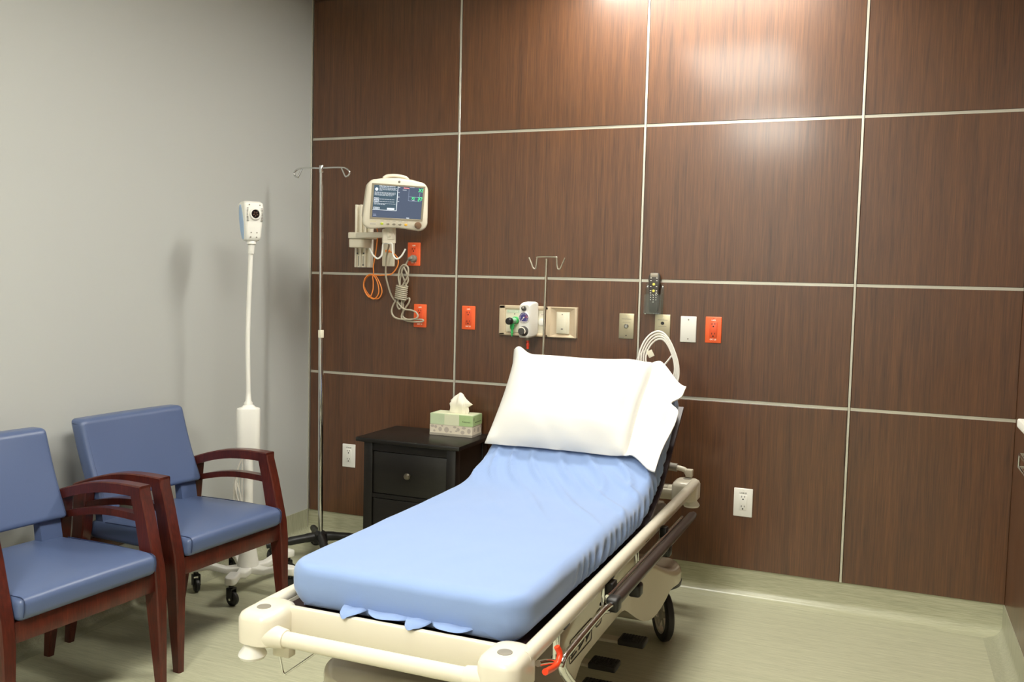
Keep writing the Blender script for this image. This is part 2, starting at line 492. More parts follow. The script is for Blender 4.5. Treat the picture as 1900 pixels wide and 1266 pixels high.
# blank plate
t = thing('wall_blank_plate', 'blank white cover plate between the steel jack plate and the orange outlet', 'wall plate', (1.977, 0, 1.156))
mb = MB(); mb.box(1.942, 2.012, -0.0062, 0, 1.099, 1.213, bev=0.003, seg=3); mb.build('cover_plate', M['white'], t)
for s in (1, -1):
    mb = MB(); mb.cyl((1.977, -0.006, 1.156 + s * 0.042), (1.977, -0.0072, 1.156 + s * 0.042), 0.0032, n=12); mb.build('screw', M['grey'], t)

# steel jack plates
def jack_plate(label, x, z, kind):
    t = thing('wall_jack_plate', label, 'wall plate', (x, 0, z), group='steel jack plates')
    mb = MB(); mb.box(x - 0.035, x + 0.035, -0.005, 0, z - 0.057, z + 0.057, bev=0.0028, seg=3); mb.build('cover_plate', M['brushed'], t)
    for s in (1, -1):
        mb = MB(); mb.cyl((x, -0.005, z + s * 0.042), (x, -0.0065, z + s * 0.042), 0.003, n=12); mb.build('screw', M['satin'] if s > 0 else M['darkgrey'], t)
    if kind == 'round':
        mb = MB(); mb.lathe([(0.0105, 0), (0.0105, 0.004), (0.008, 0.006), (0.006, 0.004), (0, 0.004)], TR(x, -0.005, z) @ RX(90), 24)
        mb.cyl((x, -0.009, z), (x, -0.013, z), 0.0028, n=12)
        mb.build('jack', M['chrome'], t)
    else:
        mb = MB(); mb.lathe([(0.0075, 0), (0.0075, 0.003), (0.004, 0.003), (0, 0.001)], TR(x, -0.005, z + 0.018) @ RX(90), 20); mb.build('jack', M['black'], t)
    mb = MB()
    mb.box(x - 0.022, x + 0.022, -0.0054, -0.005, z + 0.0315, z + 0.0335)
    mb.box(x - 0.018, x + 0.018, -0.0054, -0.005, z + (0.016 if kind == 'round' else 0.003), z + (0.0172 if kind == 'round' else 0.0042))
    mb.box(x - 0.032, x - 0.010, -0.0054, -0.005, z - 0.0525, z - 0.0505)
    mb.build('engraving', M['greyink'], t, sep=0.004)
jack_plate('steel jack plate with a round metal connector between gas panel and remote', 1.698, 1.158, 'round')
jack_plate('steel jack plate partly hidden behind the looped white cord', 1.862, 1.160, 'hole')

# data plate behind the monitor arm
t = thing('data_plate', 'ivory data plate with an orange jack below the monitor', 'wall plate', (0.468, 0, 1.463))
mb = MB(); mb.box(0.433, 0.503, -0.006, 0, 1.406, 1.520, bev=0.003, seg=3); mb.build('cover_plate', M['ivory'], t)
mb = MB(); mb.box(0.458, 0.478, -0.016, -0.005, 1.474, 1.488, bev=0.002); mb.build('jack', M['cordorange'], t)

# ------------------------------------------------------------ gas panel
t = thing('gas_panel', 'beige gas outlet panel behind the head of the stretcher', 'gas panel', (1.275, 0, 1.163))
mb = MB()
x0, x1, z0, z1 = 1.082, 1.467, 1.092, 1.234
mb.box(x0, x1, -0.004, 0.0, z0, z1)
for a, b in ((x0, 1.094 + 0.02), (1.314, 1.342), (1.456, x1)):
    mb.box(a, b, -0.022, 0.0, z0, z1, bev=0.004, seg=3)
mb.box(x0, 1.330, -0.022, 0, z1 - 0.018, z1, bev=0.004, seg=3)
mb.box(1.330, x1, -0.022, 0, z1 - 0.007, z1, bev=0.003, seg=3)
mb.box(x0, 1.330, -0.022, 0, z0, z0 + 0.014, bev=0.004, seg=3)
mb.box(1.330, x1, -0.022, 0, z0, z0 + 0.007, bev=0.003, seg=3)
# sloped reveal round the right bay
rx0, rx1, rz0, rz1 = 1.339, 1.459, z0 + 0.004, z1 - 0.004
ix0, ix1, iz0, iz1 = 1.368, 1.432, 1.110, 1.212
mb.loft([[(rx0, -0.0205, rz0), (rx1, -0.0205, rz0), (rx1, -0.0205, rz1), (rx0, -0.0205, rz1)],
         [(ix0, -0.010, iz0), (ix1, -0.010, iz0), (ix1, -0.010, iz1), (ix0, -0.010, iz1)]], cap=False)
mb.build('housing', M['beige'], t, smooth=30)
mb = MB()
mb.box(ix0, ix1, -0.018, -0.003, iz0, iz1, bev=0.003)
mb.box(ix0 + 0.006, ix1 - 0.014, -0.022, -0.015, iz0 + 0.004, iz1 - 0.006, bev=0.002)
mb.cyl((1.398, -0.022, 1.200), (1.398, -0.0228, 1.200), 0.003, n=10, mi=1)
mb.box(1.393, 1.403, -0.0235, -0.021, 1.130, 1.136, bev=0.001, mi=1)
mb.build('slide_bracket', [M['ivory'], M['grey']], t)
# oxygen bay
mb = MB(); mb.box(1.114, 1.200, -0.016, -0.003, 1.108, 1.216, bev=0.002)
mb.build('oxygen_faceplate', M['ivory'], t)
mb = MB(); mb.box(1.122, 1.186, -0.0166, -0.016, 1.200, 1.212)
mb.build('oxygen_label', mat('pale_green_label', (206, 226, 200), 0.5), t)
mb = MB(); text_into(mb, 'OXYGEN', 0.0105, TR(1.154, -0.0168, 1.206) @ FACE); mb.build('lettering', M['ink'], t)
mb = MB()
for z in (1.194, 1.138): mb.cyl((1.160, -0.016, z), (1.160, -0.0175, z), 0.0025, n=10)
mb.build('screw', M['darkgrey'], t, sep=0.002)
# vacuum bay
mb = MB(); mb.box(1.214, 1.322, -0.016, -0.003, 1.104, 1.218, bev=0.002)
mb.build('vacuum_faceplate', M['ivory'], t)
mb = MB(); mb.box(1.285, 1.316, -0.0166, -0.016, 1.190, 1.200); mb.build('vacuum_label', M['ink'], t)
mb = MB(); text_into(mb, 'VAC', 0.009, TR(1.302, -0.0168, 1.195) @ FACE); mb.build('lettering', M['greyink'], t)
mb = MB(); mb.cyl((1.296, -0.016, 1.160), (1.296, -0.022, 1.160), 0.016, n=24, bev=0.002); mb.build('vacuum_socket', M['white'], t)

# oxygen nipple adapter plugged in the panel
t = thing('oxygen_adapter', 'green oxygen tube adapter with black knob plugged in the gas panel', 'gas fitting', (1.165, -0.017, 1.165))
mb = MB(); mb.cyl((1.168, -0.016, 1.165), (1.168, -0.040, 1.165), 0.017, n=24, bev=0.003); mb.build('socket_ring', M['green'], t)
mb = MB(); mb.cyl((1.168, -0.038, 1.165), (1.163, -0.080, 1.163), 0.0135, n=24, bev=0.002); mb.build('barrel', M['paleg'], t)
mb = MB(); mb.lathe([(0, 0), (0.0165, 0), (0.0172, 0.006), (0.0165, 0.020), (0.012, 0.026), (0, 0.028)], TR(1.163, -0.078, 1.163) @ RX(92), 28); mb.build('knob', M['black'], t)
mb = MB(); mb.cyl((1.165, -0.058, 1.152), (1.165, -0.058, 1.128), 0.0105, n=20, bev=0.002)
mb.lathe([(0.0105, 0), (0.006, -0.006), (0.0055, -0.018), (0.0068, -0.022), (0.0042, -0.028), (0.003, -0.038), (0, -0.039)], TR(1.165, -0.058, 1.129), 18)
mb.build('hose_barb', M['green'], t)

# suction regulator hanging in the vacuum socket
RA = TR(1.258, -0.036, 1.172) @ RZ(-2)
t = thing('suction_regulator', 'white suction regulator with blue gauge on the gas panel', 'suction regulator', (1.262, -0.036, 1.172))
mb = MB()
def prof(w, zt, zb): return w, zt, zb
rings = []
for y, w, zt, zb in ((0.012, 0.022, 0.080, -0.070), (-0.02, 0.0265, 0.084, -0.078), (-0.070, 0.0265, 0.080, -0.082), (-0.096, 0.0255, 0.072, -0.080), (-0.100, 0.0235, 0.069, -0.076)):
    rings.append([(p[0], y, p[1]) for p in rrect(-w, w, zb, zt, 0.010, 4)])
mb.loft(rings, M=RA); mb.build('body', M['white'], t)
mb = MB(); mb.lathe([(0.0265, 0), (0.0265, 0.004), (0.0235, 0.006), (0.0225, 0.004), (0, 0.004)], RA @ TR(0, -0.099, 0.012) @ RX(90), 36); mb.build('gauge_ring', M['white'], t)
mb = MB()
mb.cyl((0, -0.1032, 0.012), (0, -0.1042, 0.012), 0.0222, n=36, M=RA)
for k in range(13):
    a = math.radians(225 - 270 * k / 12)
    p = RA @ TR(0, -0.1043, 0.012) @ RY(-math.degrees(a))
    mb.box(0.0155, 0.0195, -0.0006, 0, -0.0008, 0.0008, M=p, mi=1)
mb.box(-0.012, 0.012, -0.1048, -0.1042, -0.0075, -0.0055, M=RA, mi=1)
a = RA @ TR(0, -0.1045, 0.012) @ RY(-232)
mb.box(-0.004, 0.018, -0.0008, 0, -0.0011, 0.0011, M=a, mi=1)
mb.cyl((0, -0.104, 0.012), (0, -0.1062, 0.012), 0.003, n=12, M=RA, mi=1)
mb.box(0.006, 0.020, -0.1044, -0.1041, 0.010, 0.022, M=RA, mi=2)
mb.build('gauge_dial', [M['gauge'], M['ink'], M['gaugered']], t)
mb = MB(); mb.cyl((0.0, -0.099, 0.054), (0.0, -0.114, 0.054), 0.0105, n=24, bev=0.002, M=RA)
mb.box(-0.002, 0.0015, -0.1146, -0.114, 0.054, 0.063, M=RA, mi=1)
mb.build('mode_knob', [M['darkgrey'], M['ink']], t)
mb = MB(); mb.cyl((0.0, -0.099, -0.050), (0.0, -0.104, -0.050), 0.0225, n=30, bev=0.001, M=RA)
mb.lathe([(0.0205, 0), (0.019, 0.016), (0.015, 0.024), (0, 0.025)], RA @ TR(-0.001, -0.104, -0.050) @ RX(90), 28)
arc = [(0.0175 * math.cos(math.radians(a)), -0.1262, -0.050 + 0.0175 * math.sin(math.radians(a))) for a in range(-30, 130, 12)]
mb.tube(arc, 0.0022, 6, M=RA, mi=1)
mb.build('dial_knob', [M['darkgrey'], M['ink']], t)
mb = MB(); mb.cyl((0.004, -0.060, -0.080), (0.004, -0.060, -0.094), 0.010, n=20, bev=0.001, M=RA); mb.build('outlet_port', M['grey'], t)
mb = MB(); mb.lathe([(0.006, 0), (0.0075, -0.008), (0.005, -0.012), (0.0075, -0.022), (0.0055, -0.028), (0.006, -0.040), (0, -0.042)], RA @ TR(0.004, -0.060, -0.093), 16); mb.build('hose_barb', mat('red_barb', (214, 62, 36), 0.35), t)

# --------------------------------------------------- remote in clear holder
t = thing('remote_holder', 'clear acrylic wall pocket holding the television remote', 'remote holder', (1.822, 0, 1.215))
mb = MB()
hx0, hx1, hz0, hz1 = 1.783, 1.862, 1.218, 1.352
mb.box(hx0, hx1, -0.003, -0.0004, hz0, hz1, bev=0.0008, seg=1)
mb.box(hx0, hx1, -0.047, -0.044, hz0, 1.306, bev=0.0008, seg=1)
mb.box(hx0, hx0 + 0.003, -0.044, -0.003, hz0, 1.330, bev=0.0008, seg=1)
mb.box(hx1 - 0.003, hx1, -0.044, -0.003, hz0, 1.330, bev=0.0008, seg=1)
mb.box(hx0, hx1, -0.047, -0.0004, hz0, hz0 + 0.003, bev=0.0008, seg=1)
mb.build('pocket', M['acrylic'], t)
mb = MB()
for x in (hx0 + 0.006, hx1 - 0.006): mb.cyl((x, -0.003, 1.338), (x, -0.0055, 1.338), 0.0045, n=12, bev=0.001)
mb.build('mounting_screw', M['chrome'], t, sep=0.002)
RM = TR(1.823, -0.0245, 1.225) @ RX(-2)
t = thing('remote_control', 'charcoal television remote with yellow and white buttons in the wall pocket', 'remote control', (1.823, -0.020, 1.225))
rings = []
for z, w, dp in ((0.0, 0.014, 0.007), (0.004, 0.019, 0.010), (0.03, 0.0215, 0.011), (0.07, 0.021, 0.0105), (0.11, 0.0225, 0.011), (0.145, 0.0265, 0.012), (0.162, 0.025, 0.011), (0.172, 0.019, 0.009), (0.175, 0.015, 0.006)):
    rings.append([RM @ Vector((p[0], p[1], z)) for p in rrect(-w, w, -dp, dp, 0.0055, 4)])
mb = MB(); mb.loft(rings); mb.build('shell', M['remote'], t)
mb = MB(); mb.box(-0.017, 0.017, -0.0125, -0.009, 0.155, 0.173, bev=0.002, M=RM); mb.build('transmitter_end', M['remotetop'], t)
mb = MB()
for z in (0.150, 0.138, 0.112, 0.094, 0.084): 
    for s in (-1, 1): mb.box(s * 0.013 - 0.003, s * 0.013 + 0.003, -0.0132, -0.010, z, z + 0.003, bev=0.0008, M=RM)
for z in (0.074, 0.064, 0.054):
    for x in (-0.012, 0, 0.012): mb.box(x - 0.0018, x + 0.0018, -0.0125, -0.009, z, z + 0.004, bev=0.0006, M=RM)
mb.box(-0.0018, 0.0018, -0.0125, -0.009, 0.044, 0.048, M=RM)
mb.build('button', M['btnw'], t, 'white button', sep=0.0004)
for z in (0.124, 0.095):
    mb = MB(); mb.cyl((0, -0.010, z), (0, -0.0142, z), 0.0058, n=18, bev=0.001, M=RM); mb.build('button', M['btny'], t, 'round yellow button')

# ------------------------------------------------ patient monitor and its arm
t = thing('monitor_mount', 'ivory wall channel and swing arm carrying the monitor', 'monitor mount', (0.335, 0, 1.40))
mb = MB()
mb.box(0.288, 0.380, -0.014, 0.0, 1.398, 1.711, bev=0.002)
for a, b in ((0.288, 0.300), (0.316, 0.326), (0.342, 0.352), (0.368, 0.380)):
    mb.box(a, b, -0.030, -0.010, 1.398, 1.711, bev=0.002)
mb.box(0.300, 0.346, -0.024, -0.012, 1.398, 1.462, bev=0.001)
mb.build('wall_channel', M['mon'], t)
mb = MB()
for x, z in ((0.305, 1.468), (0.342, 1.468), (0.372, 1.690), (0.339, 1.410)): mb.cyl((x, -0.029, z), (x, -0.032, z), 0.004, n=10)
for x in (0.308, 0.322, 0.336): mb.box(x - 0.001, x + 0.001, -0.0255, -0.0235, 1.405, 1.455)
mb.build('channel_bolt', M['darkgrey'], t, sep=0.001)
mb = MB()
mb.prism(rrect(0.300, 0.388, -0.115, -0.020, 0.020, 5), 1.494, 1.536, 'z', bev=0.004)
mb.prism(rrect(0.300, 0.420, -0.125, -0.018, 0.022, 5), 1.538, 1.568, 'z', bev=0.004)
mb.build('clamp', M['mon'], t)
mb = MB()
mb.prism([(0.335, -0.118), (0.345, -0.060), (0.570, -0.150), (0.600, -0.185), (0.590, -0.212), (0.560, -0.205)], 1.540, 1.566, 'z', bev=0.005)
mb.build('swing_arm', M['mon'], t)
mb = MB()
mb.cyl((0.578, -0.180, 1.530), (0.578, -0.180, 1.590), 0.026, n=28, bev=0.003)
MC = TR(0.578, -0.190, 0) @ RZ(40)
mb.box(-0.031, 0.031, -0.012, 0.022, 1.512, 1.580, bev=0.005, M=MC)
mb.build('head_bracket', M['mon'], t)
mb = MB()
hk = [(-0.078, 1.487), (-0.062, 1.455), (-0.043, 1.439), (-0.027, 1.452), (-0.022, 1.48), (-0.020, 1.506), (-0.014, 1.512), (0.014, 1.512), (0.020, 1.506), (0.022, 1.48), (0.027, 1.452), (0.043, 1.439), (0.062, 1.455), (0.078, 1.487)]
mb.tube(cr([(p[0] * 1.12, -0.018, p[1]) for p in hk], 6), 0.0042, 10, M=TR(0.570, -0.180, 0) @ RZ(14))
mb.build('cable_hook', M['white'], t)

MY, MT = 47, 12
mo = thing('patient_monitor', 'ivory bedside patient monitor with lit blue screen on the wall arm', 'patient monitor', (0.628, -0.225, 1.572), (math.radians(MT), math.radians(-0.0), math.radians(MY)))
MM = FR[mo.name]
W2, H = 0.158, 0.243
def mon_outline(k, n=6):
    """body outline scaled inwards by k"""
    P = []
    top, bot = H - k, 0.0 + k
    w, wt = W2 - k, W2 - 0.010 - k
    r = 0.042 - k * 0.5
    for cx, cz, a in ((wt - r, top - 0.012 - r, 0), (-wt + r, top - 0.012 - r, 90), (-w + r, bot + r, 180), (w - r, bot + r, 270)):
        for j in range(n + 1):
            tt = math.radians(a + 90 * j / n); P.append((cx + r * math.cos(tt), cz + r * math.sin(tt)))
        if a == 0:
            for x, zz in ((0.066, top - 0.004), (0.0, top), (-0.066, top - 0.004)): P.append((x, zz))
        if a == 180:
            for x, zz in ((-0.055, bot + 0.007), (0.0, bot + 0.010), (0.055, bot + 0.007)): P.append((x, zz))
    return P
mb = MB()
mb.loft([[(p[0], y, p[1]) for p in mon_outline(k)] for y, k in ((0.105, 0.030), (0.100, 0.022), (0.03, 0.008), (0.006, 0.0), (-0.004, 0.002), (-0.010, 0.010))], M=MM)
mb.build('housing', M['mon'], mo, smooth=45)
mb = MB()
hpts = cr([(-0.060, 0.045, 0.232), (-0.045, 0.045, 0.243), (-0.015, 0.045, 0.248), (0.015, 0.045, 0.248), (0.045, 0.045, 0.243), (0.060, 0.045, 0.232)], 6)
mb.tube(hpts, 0.008, 10, M=MM, flat=1.0); mb.build('carry_handle', M['mon'], mo)
mb = MB()
sx0, sx1, sz0, sz1 = -0.128, 0.128, 0.050, 0.214
for a, b, c, d in ((sx0, sx1, sz0, sz0 + 0.008), (sx0, sx1, sz1 - 0.008, sz1), (sx0, sx0 + 0.010, sz0 + 0.008, sz1 - 0.008), (sx1 - 0.010, sx1, sz0 + 0.008, sz1 - 0.008)):
    mb.box(a, b, -0.0125, -0.008, c, d, bev=0.001, seg=1, M=MM)
mb.build('screen_bezel', M['bezel'], mo)
def scr(u, v): return (sx0 + 0.010 + u * (sx1 - sx0 - 0.020), sz1 - 0.008 - v * (sz1 - sz0 - 0.016))
mb = MB(); a = scr(0, 1); b = scr(1, 0)
mb.box(a[0], b[0], -0.0112, -0.008, a[1], b[1], M=MM)
def bar(u0, v0, u1, v1, mi, y=-0.0116):
    p = scr(u0, v1); q = scr(u1, v0)
    mb.box(p[0], q[0], y, -0.0105, p[1], q[1], M=MM, mi=mi)
bar(0.0, 0.0, 0.48, 0.76, 1)
bar(0.475, 0.0, 0.487, 0.76, 2, -0.0118); bar(0.0, 0.755, 0.487, 0.768, 2, -0.0118)
def stext(txt, u, v, size, mi, align='LEFT', bold=0.0):
    p = scr(u, v); text_into(mb, txt, size, MM @ TR(p[0], -0.0117, p[1]) @ FACE, mi, 0.0002, align, bold)
stext('OPERATING THE MONITOR', 0.10, 0.025, 0.0062, 2, bold=0.00015)
pc = scr(0.055, 0.125); mb.cyl((pc[0], -0.0108, pc[1]), (pc[0], -0.0119, pc[1]), 0.0075, n=20, M=MM, mi=2)
for v, u0, u1 in ((0.070, 0.11, 0.47), (0.100, 0.11, 0.45), (0.130, 0.11, 0.47), (0.160, 0.11, 0.18), (0.215, 0.02, 0.44), (0.245, 0.02, 0.46), (0.275, 0.02, 0.42), (0.305, 0.02, 0.38),
                  (0.425, 0.13, 0.43), (0.495, 0.13, 0.44), (0.560, 0.02, 0.46), (0.590, 0.02, 0.25)):
    u = u0
    while u < u1 - 0.01:
        w = min(random.uniform(0.02, 0.06), u1 - u); bar(u, v - 0.005, u + w, v + 0.004, 2, -0.0119); u += w + 0.008
for v0, v1, u1 in ((0.385, 0.455, 0.115), (0.46, 0.53, 0.115), (0.675, 0.745, 0.14)):
    bar(0.015, v0, u1, v1, 2, -0.0118); bar(0.022, v0 + 0.010, u1 - 0.007, v1 - 0.010, 1, -0.0120); bar(0.035, v0 + 0.028, u1 - 0.02, v1 - 0.025, 2, -0.0122)
bar(0.29, 0.685, 0.44, 0.745, 2, -0.0120)
for v in (0.03, 0.19, 0.33, 0.465): bar(0.493, v - 0.006, 0.525, v + 0.006, 2)
bar(0.60, 0.030, 0.71, 0.050, 4); bar(0.58, 0.098, 0.66, 0.108, 2); bar(0.72, 0.004, 0.82, 0.014, 5)
bar(0.71, 0.06, 0.7135, 0.43, 5); bar(0.71, 0.425, 0.98, 0.431, 5); bar(0.71, 0.30, 0.98, 0.306, 5); bar(0.935, 0.14, 0.939, 0.30, 5)
stext('X?', 0.955, 0.085, 0.022, 3, 'CENTER', 0.0005); stext('X/', 0.81, 0.345, 0.017, 3, 'CENTER', 0.0004); stext('X?', 0.950, 0.350, 0.022, 3, 'CENTER', 0.0005); stext('X', 0.925, 0.415, 0.009, 3, 'CENTER', 0.0003)
bar(0.79, 0.408, 0.84, 0.418, 2); bar(0.70, 0.965, 0.76, 0.985, 2); bar(0.02, 0.90, 0.08, 0.910, 5); bar(0.02, 0.945, 0.085, 0.955, 5)
mb.build('screen', [M['screen'], M['scrpanel'], M['scrtext'], M['scrgreen'], M['scrred'], M['scrline']], mo, smooth=0)
mb = MB(); mb.cyl((0.0, -0.009, 0.227), (0.0, -0.0115, 0.227), 0.0058, n=24, bev=0.001, M=MM); mb.build('badge', M['grey'], mo)
cols = [mat('lime_lamp', (190, 205, 60), 0.3), M['bezel'], M['bezel'], M['bezel'], mat('amber_lamp', (232, 180, 52), 0.3)]
for k, c in enumerate(cols):
    x = -0.068 + k * 0.029
    mb = MB(); mb.lathe([(0.0075, 0), (0.0075, 0.002), (0.0052, 0.0032), (0.0048, 0.002), (0, 0.0026)], MM @ TR(x, -0.010, 0.030) @ RX(90) @ Matrix.Diagonal((1.0, 0.72, 1, 1)), 24)
    mb.build('button', c, mo, ['lime green oval button', None, None, None, 'amber oval button'][k])
mb = MB(); mb.lathe([(0, 0), (0.0165, 0), (0.0165, 0.008), (0.013, 0.016), (0.006, 0.018), (0, 0.018)], MM @ TR(0.107, -0.009, 0.030) @ RX(90), 30); mb.build('trim_knob', M['bronze'], mo)
mb = MB()
for k in range(5): mb.box(-0.076 + k * 0.029, -0.060 + k * 0.029, -0.0105, -0.009, 0.0425, 0.0440, M=MM)
mb.box(-0.126, -0.096, -0.0105, -0.009, 0.038, 0.0395, M=MM, mi=1); mb.box(-0.124, -0.098, -0.0105, -0.009, 0.024, 0.029, M=MM)
mb.build('panel_print', sep=0.004, parent=mo, mats=[mat('faint_print', (176, 170, 160), 0.6), mat('faint_yellow_print', (214, 204, 120), 0.6)])

# cables at the monitor
t = thing('network_cable', 'orange network cable hanging in a coil below the monitor', 'cable', (0.40, -0.05, 1.25))
mb = MB()
oc = [(0.470, 0.470, 1.4805, -0.020), ]
p = [(0.492, -0.150, 1.592), (0.470, -0.120, 1.583), (0.446, -0.075, 1.572), (0.434, -0.055, 1.545), (0.424, -0.045, 1.500), (0.412, -0.038, 1.450), (0.401, -0.034, 1.405), (0.398, -0.030, 1.365), (0.366, -0.028, 1.353), (0.343, -0.026, 1.313), (0.361, -0.024, 1.273), (0.391, -0.022, 1.246), (0.426, -0.020, 1.246), (0.444, -0.020, 1.280), (0.430, -0.022, 1.325), (0.405, -0.026, 1.360),
     (0.374, -0.032, 1.357), (0.349, -0.034, 1.330), (0.350, -0.034, 1.288), (0.376, -0.032, 1.253), (0.408, -0.030, 1.243), (0.431, -0.030, 1.272), (0.428, -0.032, 1.315), (0.408, -0.036, 1.355),
     (0.380, -0.040, 1.362), (0.355, -0.042, 1.335), (0.354, -0.042, 1.290), (0.383, -0.040, 1.250), (0.402, -0.038, 1.284), (0.404, -0.038, 1.325), (0.402, -0.036, 1.358), (0.441, -0.026, 1.361), (0.493, -0.018, 1.367), (0.527, -0.018, 1.403), (0.532, -0.018, 1.438), (0.517, -0.020, 1.462), (0.490, -0.024, 1.478), (0.478, -0.024, 1.481)]
mb.tube(cr(p, 7), 0.0029, 8); mb.build('coil', M['cordorange'], t)
mb = MB(); mb.box(0.464, 0.479, -0.030, -0.0165, 1.4755, 1.4875, bev=0.002); mb.build('connector', M['cordorange'], t)

t = thing('power_cord', 'grey power cord knotted in a bundle beside the monitor outlet', 'cable', (0.57, -0.05, 1.14))
mb = MB()
r = 0.0043
main = [(0.566, -0.172, 1.506), (0.548, -0.140, 1.500), (0.515, -0.090, 1.488), (0.492, -0.062, 1.457), (0.482, -0.052, 1.407), (0.479, -0.044, 1.357), (0.486, -0.030, 1.306), (0.501, -0.028, 1.266), (0.524, -0.026, 1.236), (0.560, -0.024, 1.225), (0.585, -0.026, 1.245),
        (0.604, -0.028, 1.250), (0.602, -0.030, 1.229), (0.582, -0.032, 1.199), (0.566, -0.034, 1.168), (0.572, -0.036, 1.148), (0.612, -0.036, 1.138), (0.668, -0.036, 1.137), (0.686, -0.034, 1.143), (0.672, -0.030, 1.149), (0.600, -0.024, 1.146), (0.565, -0.022, 1.160), (0.568, -0.022, 1.190), (0.567, -0.024, 1.240), (0.564, -0.026, 1.300)]
mb.tube(cr(main, 7), r, 8)
low = [(0.536, -0.040, 1.242), (0.519, -0.044, 1.207), (0.517, -0.046, 1.176), (0.537, -0.048, 1.154), (0.577, -0.048, 1.147), (0.640, -0.048, 1.150), (0.662, -0.046, 1.164), (0.650, -0.044, 1.184), (0.622, -0.042, 1.193), (0.577, -0.042, 1.200), (0.548, -0.046, 1.232)]
mb.tube(cr(low, 7), r, 8)
mb.tube(cr([(0.545, -0.03, 1.25), (0.540, -0.034, 1.215), (0.555, -0.036, 1.196), (0.566, -0.034, 1.220), (0.560, -0.03, 1.25)], 6), r, 8)
mb.tube(cr([(0.598, -0.034, 1.440), (0.584, -0.034, 1.416), (0.566, -0.036, 1.388), (0.556, -0.036, 1.348), (0.553, -0.034, 1.305)], 6), r, 8)
mb.tube(cr([(0.561, -0.044, 1.305), (0.551, -0.046, 1.350), (0.560, -0.048, 1.396), (0.584, -0.050, 1.414), (0.606, -0.050, 1.399), (0.604, -0.050, 1.359), (0.583, -0.048, 1.326), (0.572, -0.044, 1.305)], 6), r, 8)
mb.tube(cr([(0.578, -0.034, 1.305), (0.599, -0.034, 1.339), (0.588, -0.036, 1.379), (0.572, -0.038, 1.402), (0.562, -0.036, 1.380), (0.575, -0.034, 1.345), (0.590, -0.032, 1.305)], 6), r, 8)
wrap = []
for k in range(7 * 14 + 1):
    a = 2 * PI * k / 14
    f = k / (7 * 14.0)
    cx = 0.566 - 0.008 * f
    wrap.append((cx + 0.029 * math.cos(a), -0.034 + 0.019 * math.sin(a), 1.312 - 0.066 * f + 0.004 * math.cos(a) * -1))
mb.tube(wrap, r, 8)
mb.build('cord', M['cordgrey'], t)
mb = MB(); PM = TR(0.612, -0.0085, 1.444)
mb.cyl((0.618, -0.0095, 1.446), (0.618, -0.034, 1.446), 0.0165, n=26, bev=0.003)
for k in range(3): mb.cyl((0.618, -0.013 - k * 0.006, 1.446), (0.618, -0.016 - k * 0.006, 1.446), 0.0174, n=26)
mb.tube(cr([(0.616, -0.030, 1.446), (0.606, -0.036, 1.446), (0.598, -0.034, 1.438)], 5), [0.010] * 4 + [0.008] * 4 + [0.006] * 3, 12)
mb.build('plug', M['grey'], t)

# ---------------------------------------------------------------- nightstand
NX0, NX1, NYF, NYB, NZ = 0.535, 1.066, -0.398, -0.016, 0.613
t = thing('nightstand', 'black brown wooden nightstand with two drawers beside the stretcher', 'nightstand', ((NX0 + NX1) / 2, -0.2, 0))
mb = MB(); mb.box(NX0, NX1, NYF, NYB, NZ - 0.020, NZ, bev=0.004, seg=2); mb.build('top', M['blackwood'], t)
bx0, bx1, byf = NX0 + 0.030, NX1 - 0.030, NYF + 0.028
mb = MB()
mb.box(bx0, bx0 + 0.045, byf, byf + 0.05, 0.0, NZ - 0.020, bev=0.002); mb.build('leg', M['blackwood'], t)
mb = MB(); mb.box(bx1 - 0.045, bx1, byf, byf + 0.05, 0.0, NZ - 0.020, bev=0.002); mb.build('leg', M['blackwood'], t)
mb = MB(); mb.box(bx0, bx0 + 0.045, NYB - 0.055, NYB - 0.005, 0.0, NZ - 0.020, bev=0.002); mb.build('leg', M['blackwood'], t)
mb = MB(); mb.box(bx1 - 0.045, bx1, NYB - 0.055, NYB - 0.005, 0.0, NZ - 0.020, bev=0.002); mb.build('leg', M['blackwood'], t)
mb = MB()
mb.box(bx0 + 0.006, bx0 + 0.024, byf + 0.05, NYB - 0.055, 0.085, NZ - 0.020)
mb.box(bx1 - 0.024, bx1 - 0.006, byf + 0.05, NYB - 0.055, 0.085, NZ - 0.020)
mb.box(bx0 + 0.045, bx1 - 0.045, NYB - 0.03, NYB - 0.015, 0.085, NZ - 0.020)
for z0, z1 in ((NZ - 0.062, NZ - 0.020), (0.333, 0.352), (0.085, 0.112)):
    mb.box(bx0 + 0.045, bx1 - 0.045, byf + 0.004, byf + 0.030, z0, z1, bev=0.001, seg=1)
mb.build('case', M['blackwood'], t)
for z0, z1 in ((0.355, NZ - 0.065), (0.115, 0.330)):
    mb = MB(); mb.box(bx0 + 0.048, bx1 - 0.048, byf + 0.007, byf + 0.022, z0, z1, bev=0.002)
    mb.box(bx0 + 0.060, bx1 - 0.060, byf + 0.022, NYB - 0.05, z0 + 0.01, z1 - 0.03)
    d = mb.build('drawer', M['blackwood'], t)
    mb = MB(); mb.lathe([(0.007, 0), (0.006, 0.010), (0.0145, 0.018), (0.0155, 0.024), (0.011, 0.030), (0, 0.032)], TR((bx0 + bx1) / 2, byf + 0.007, (z0 + z1) / 2) @ RX(90), 26)
    mb.build('knob', M['knob'], d)

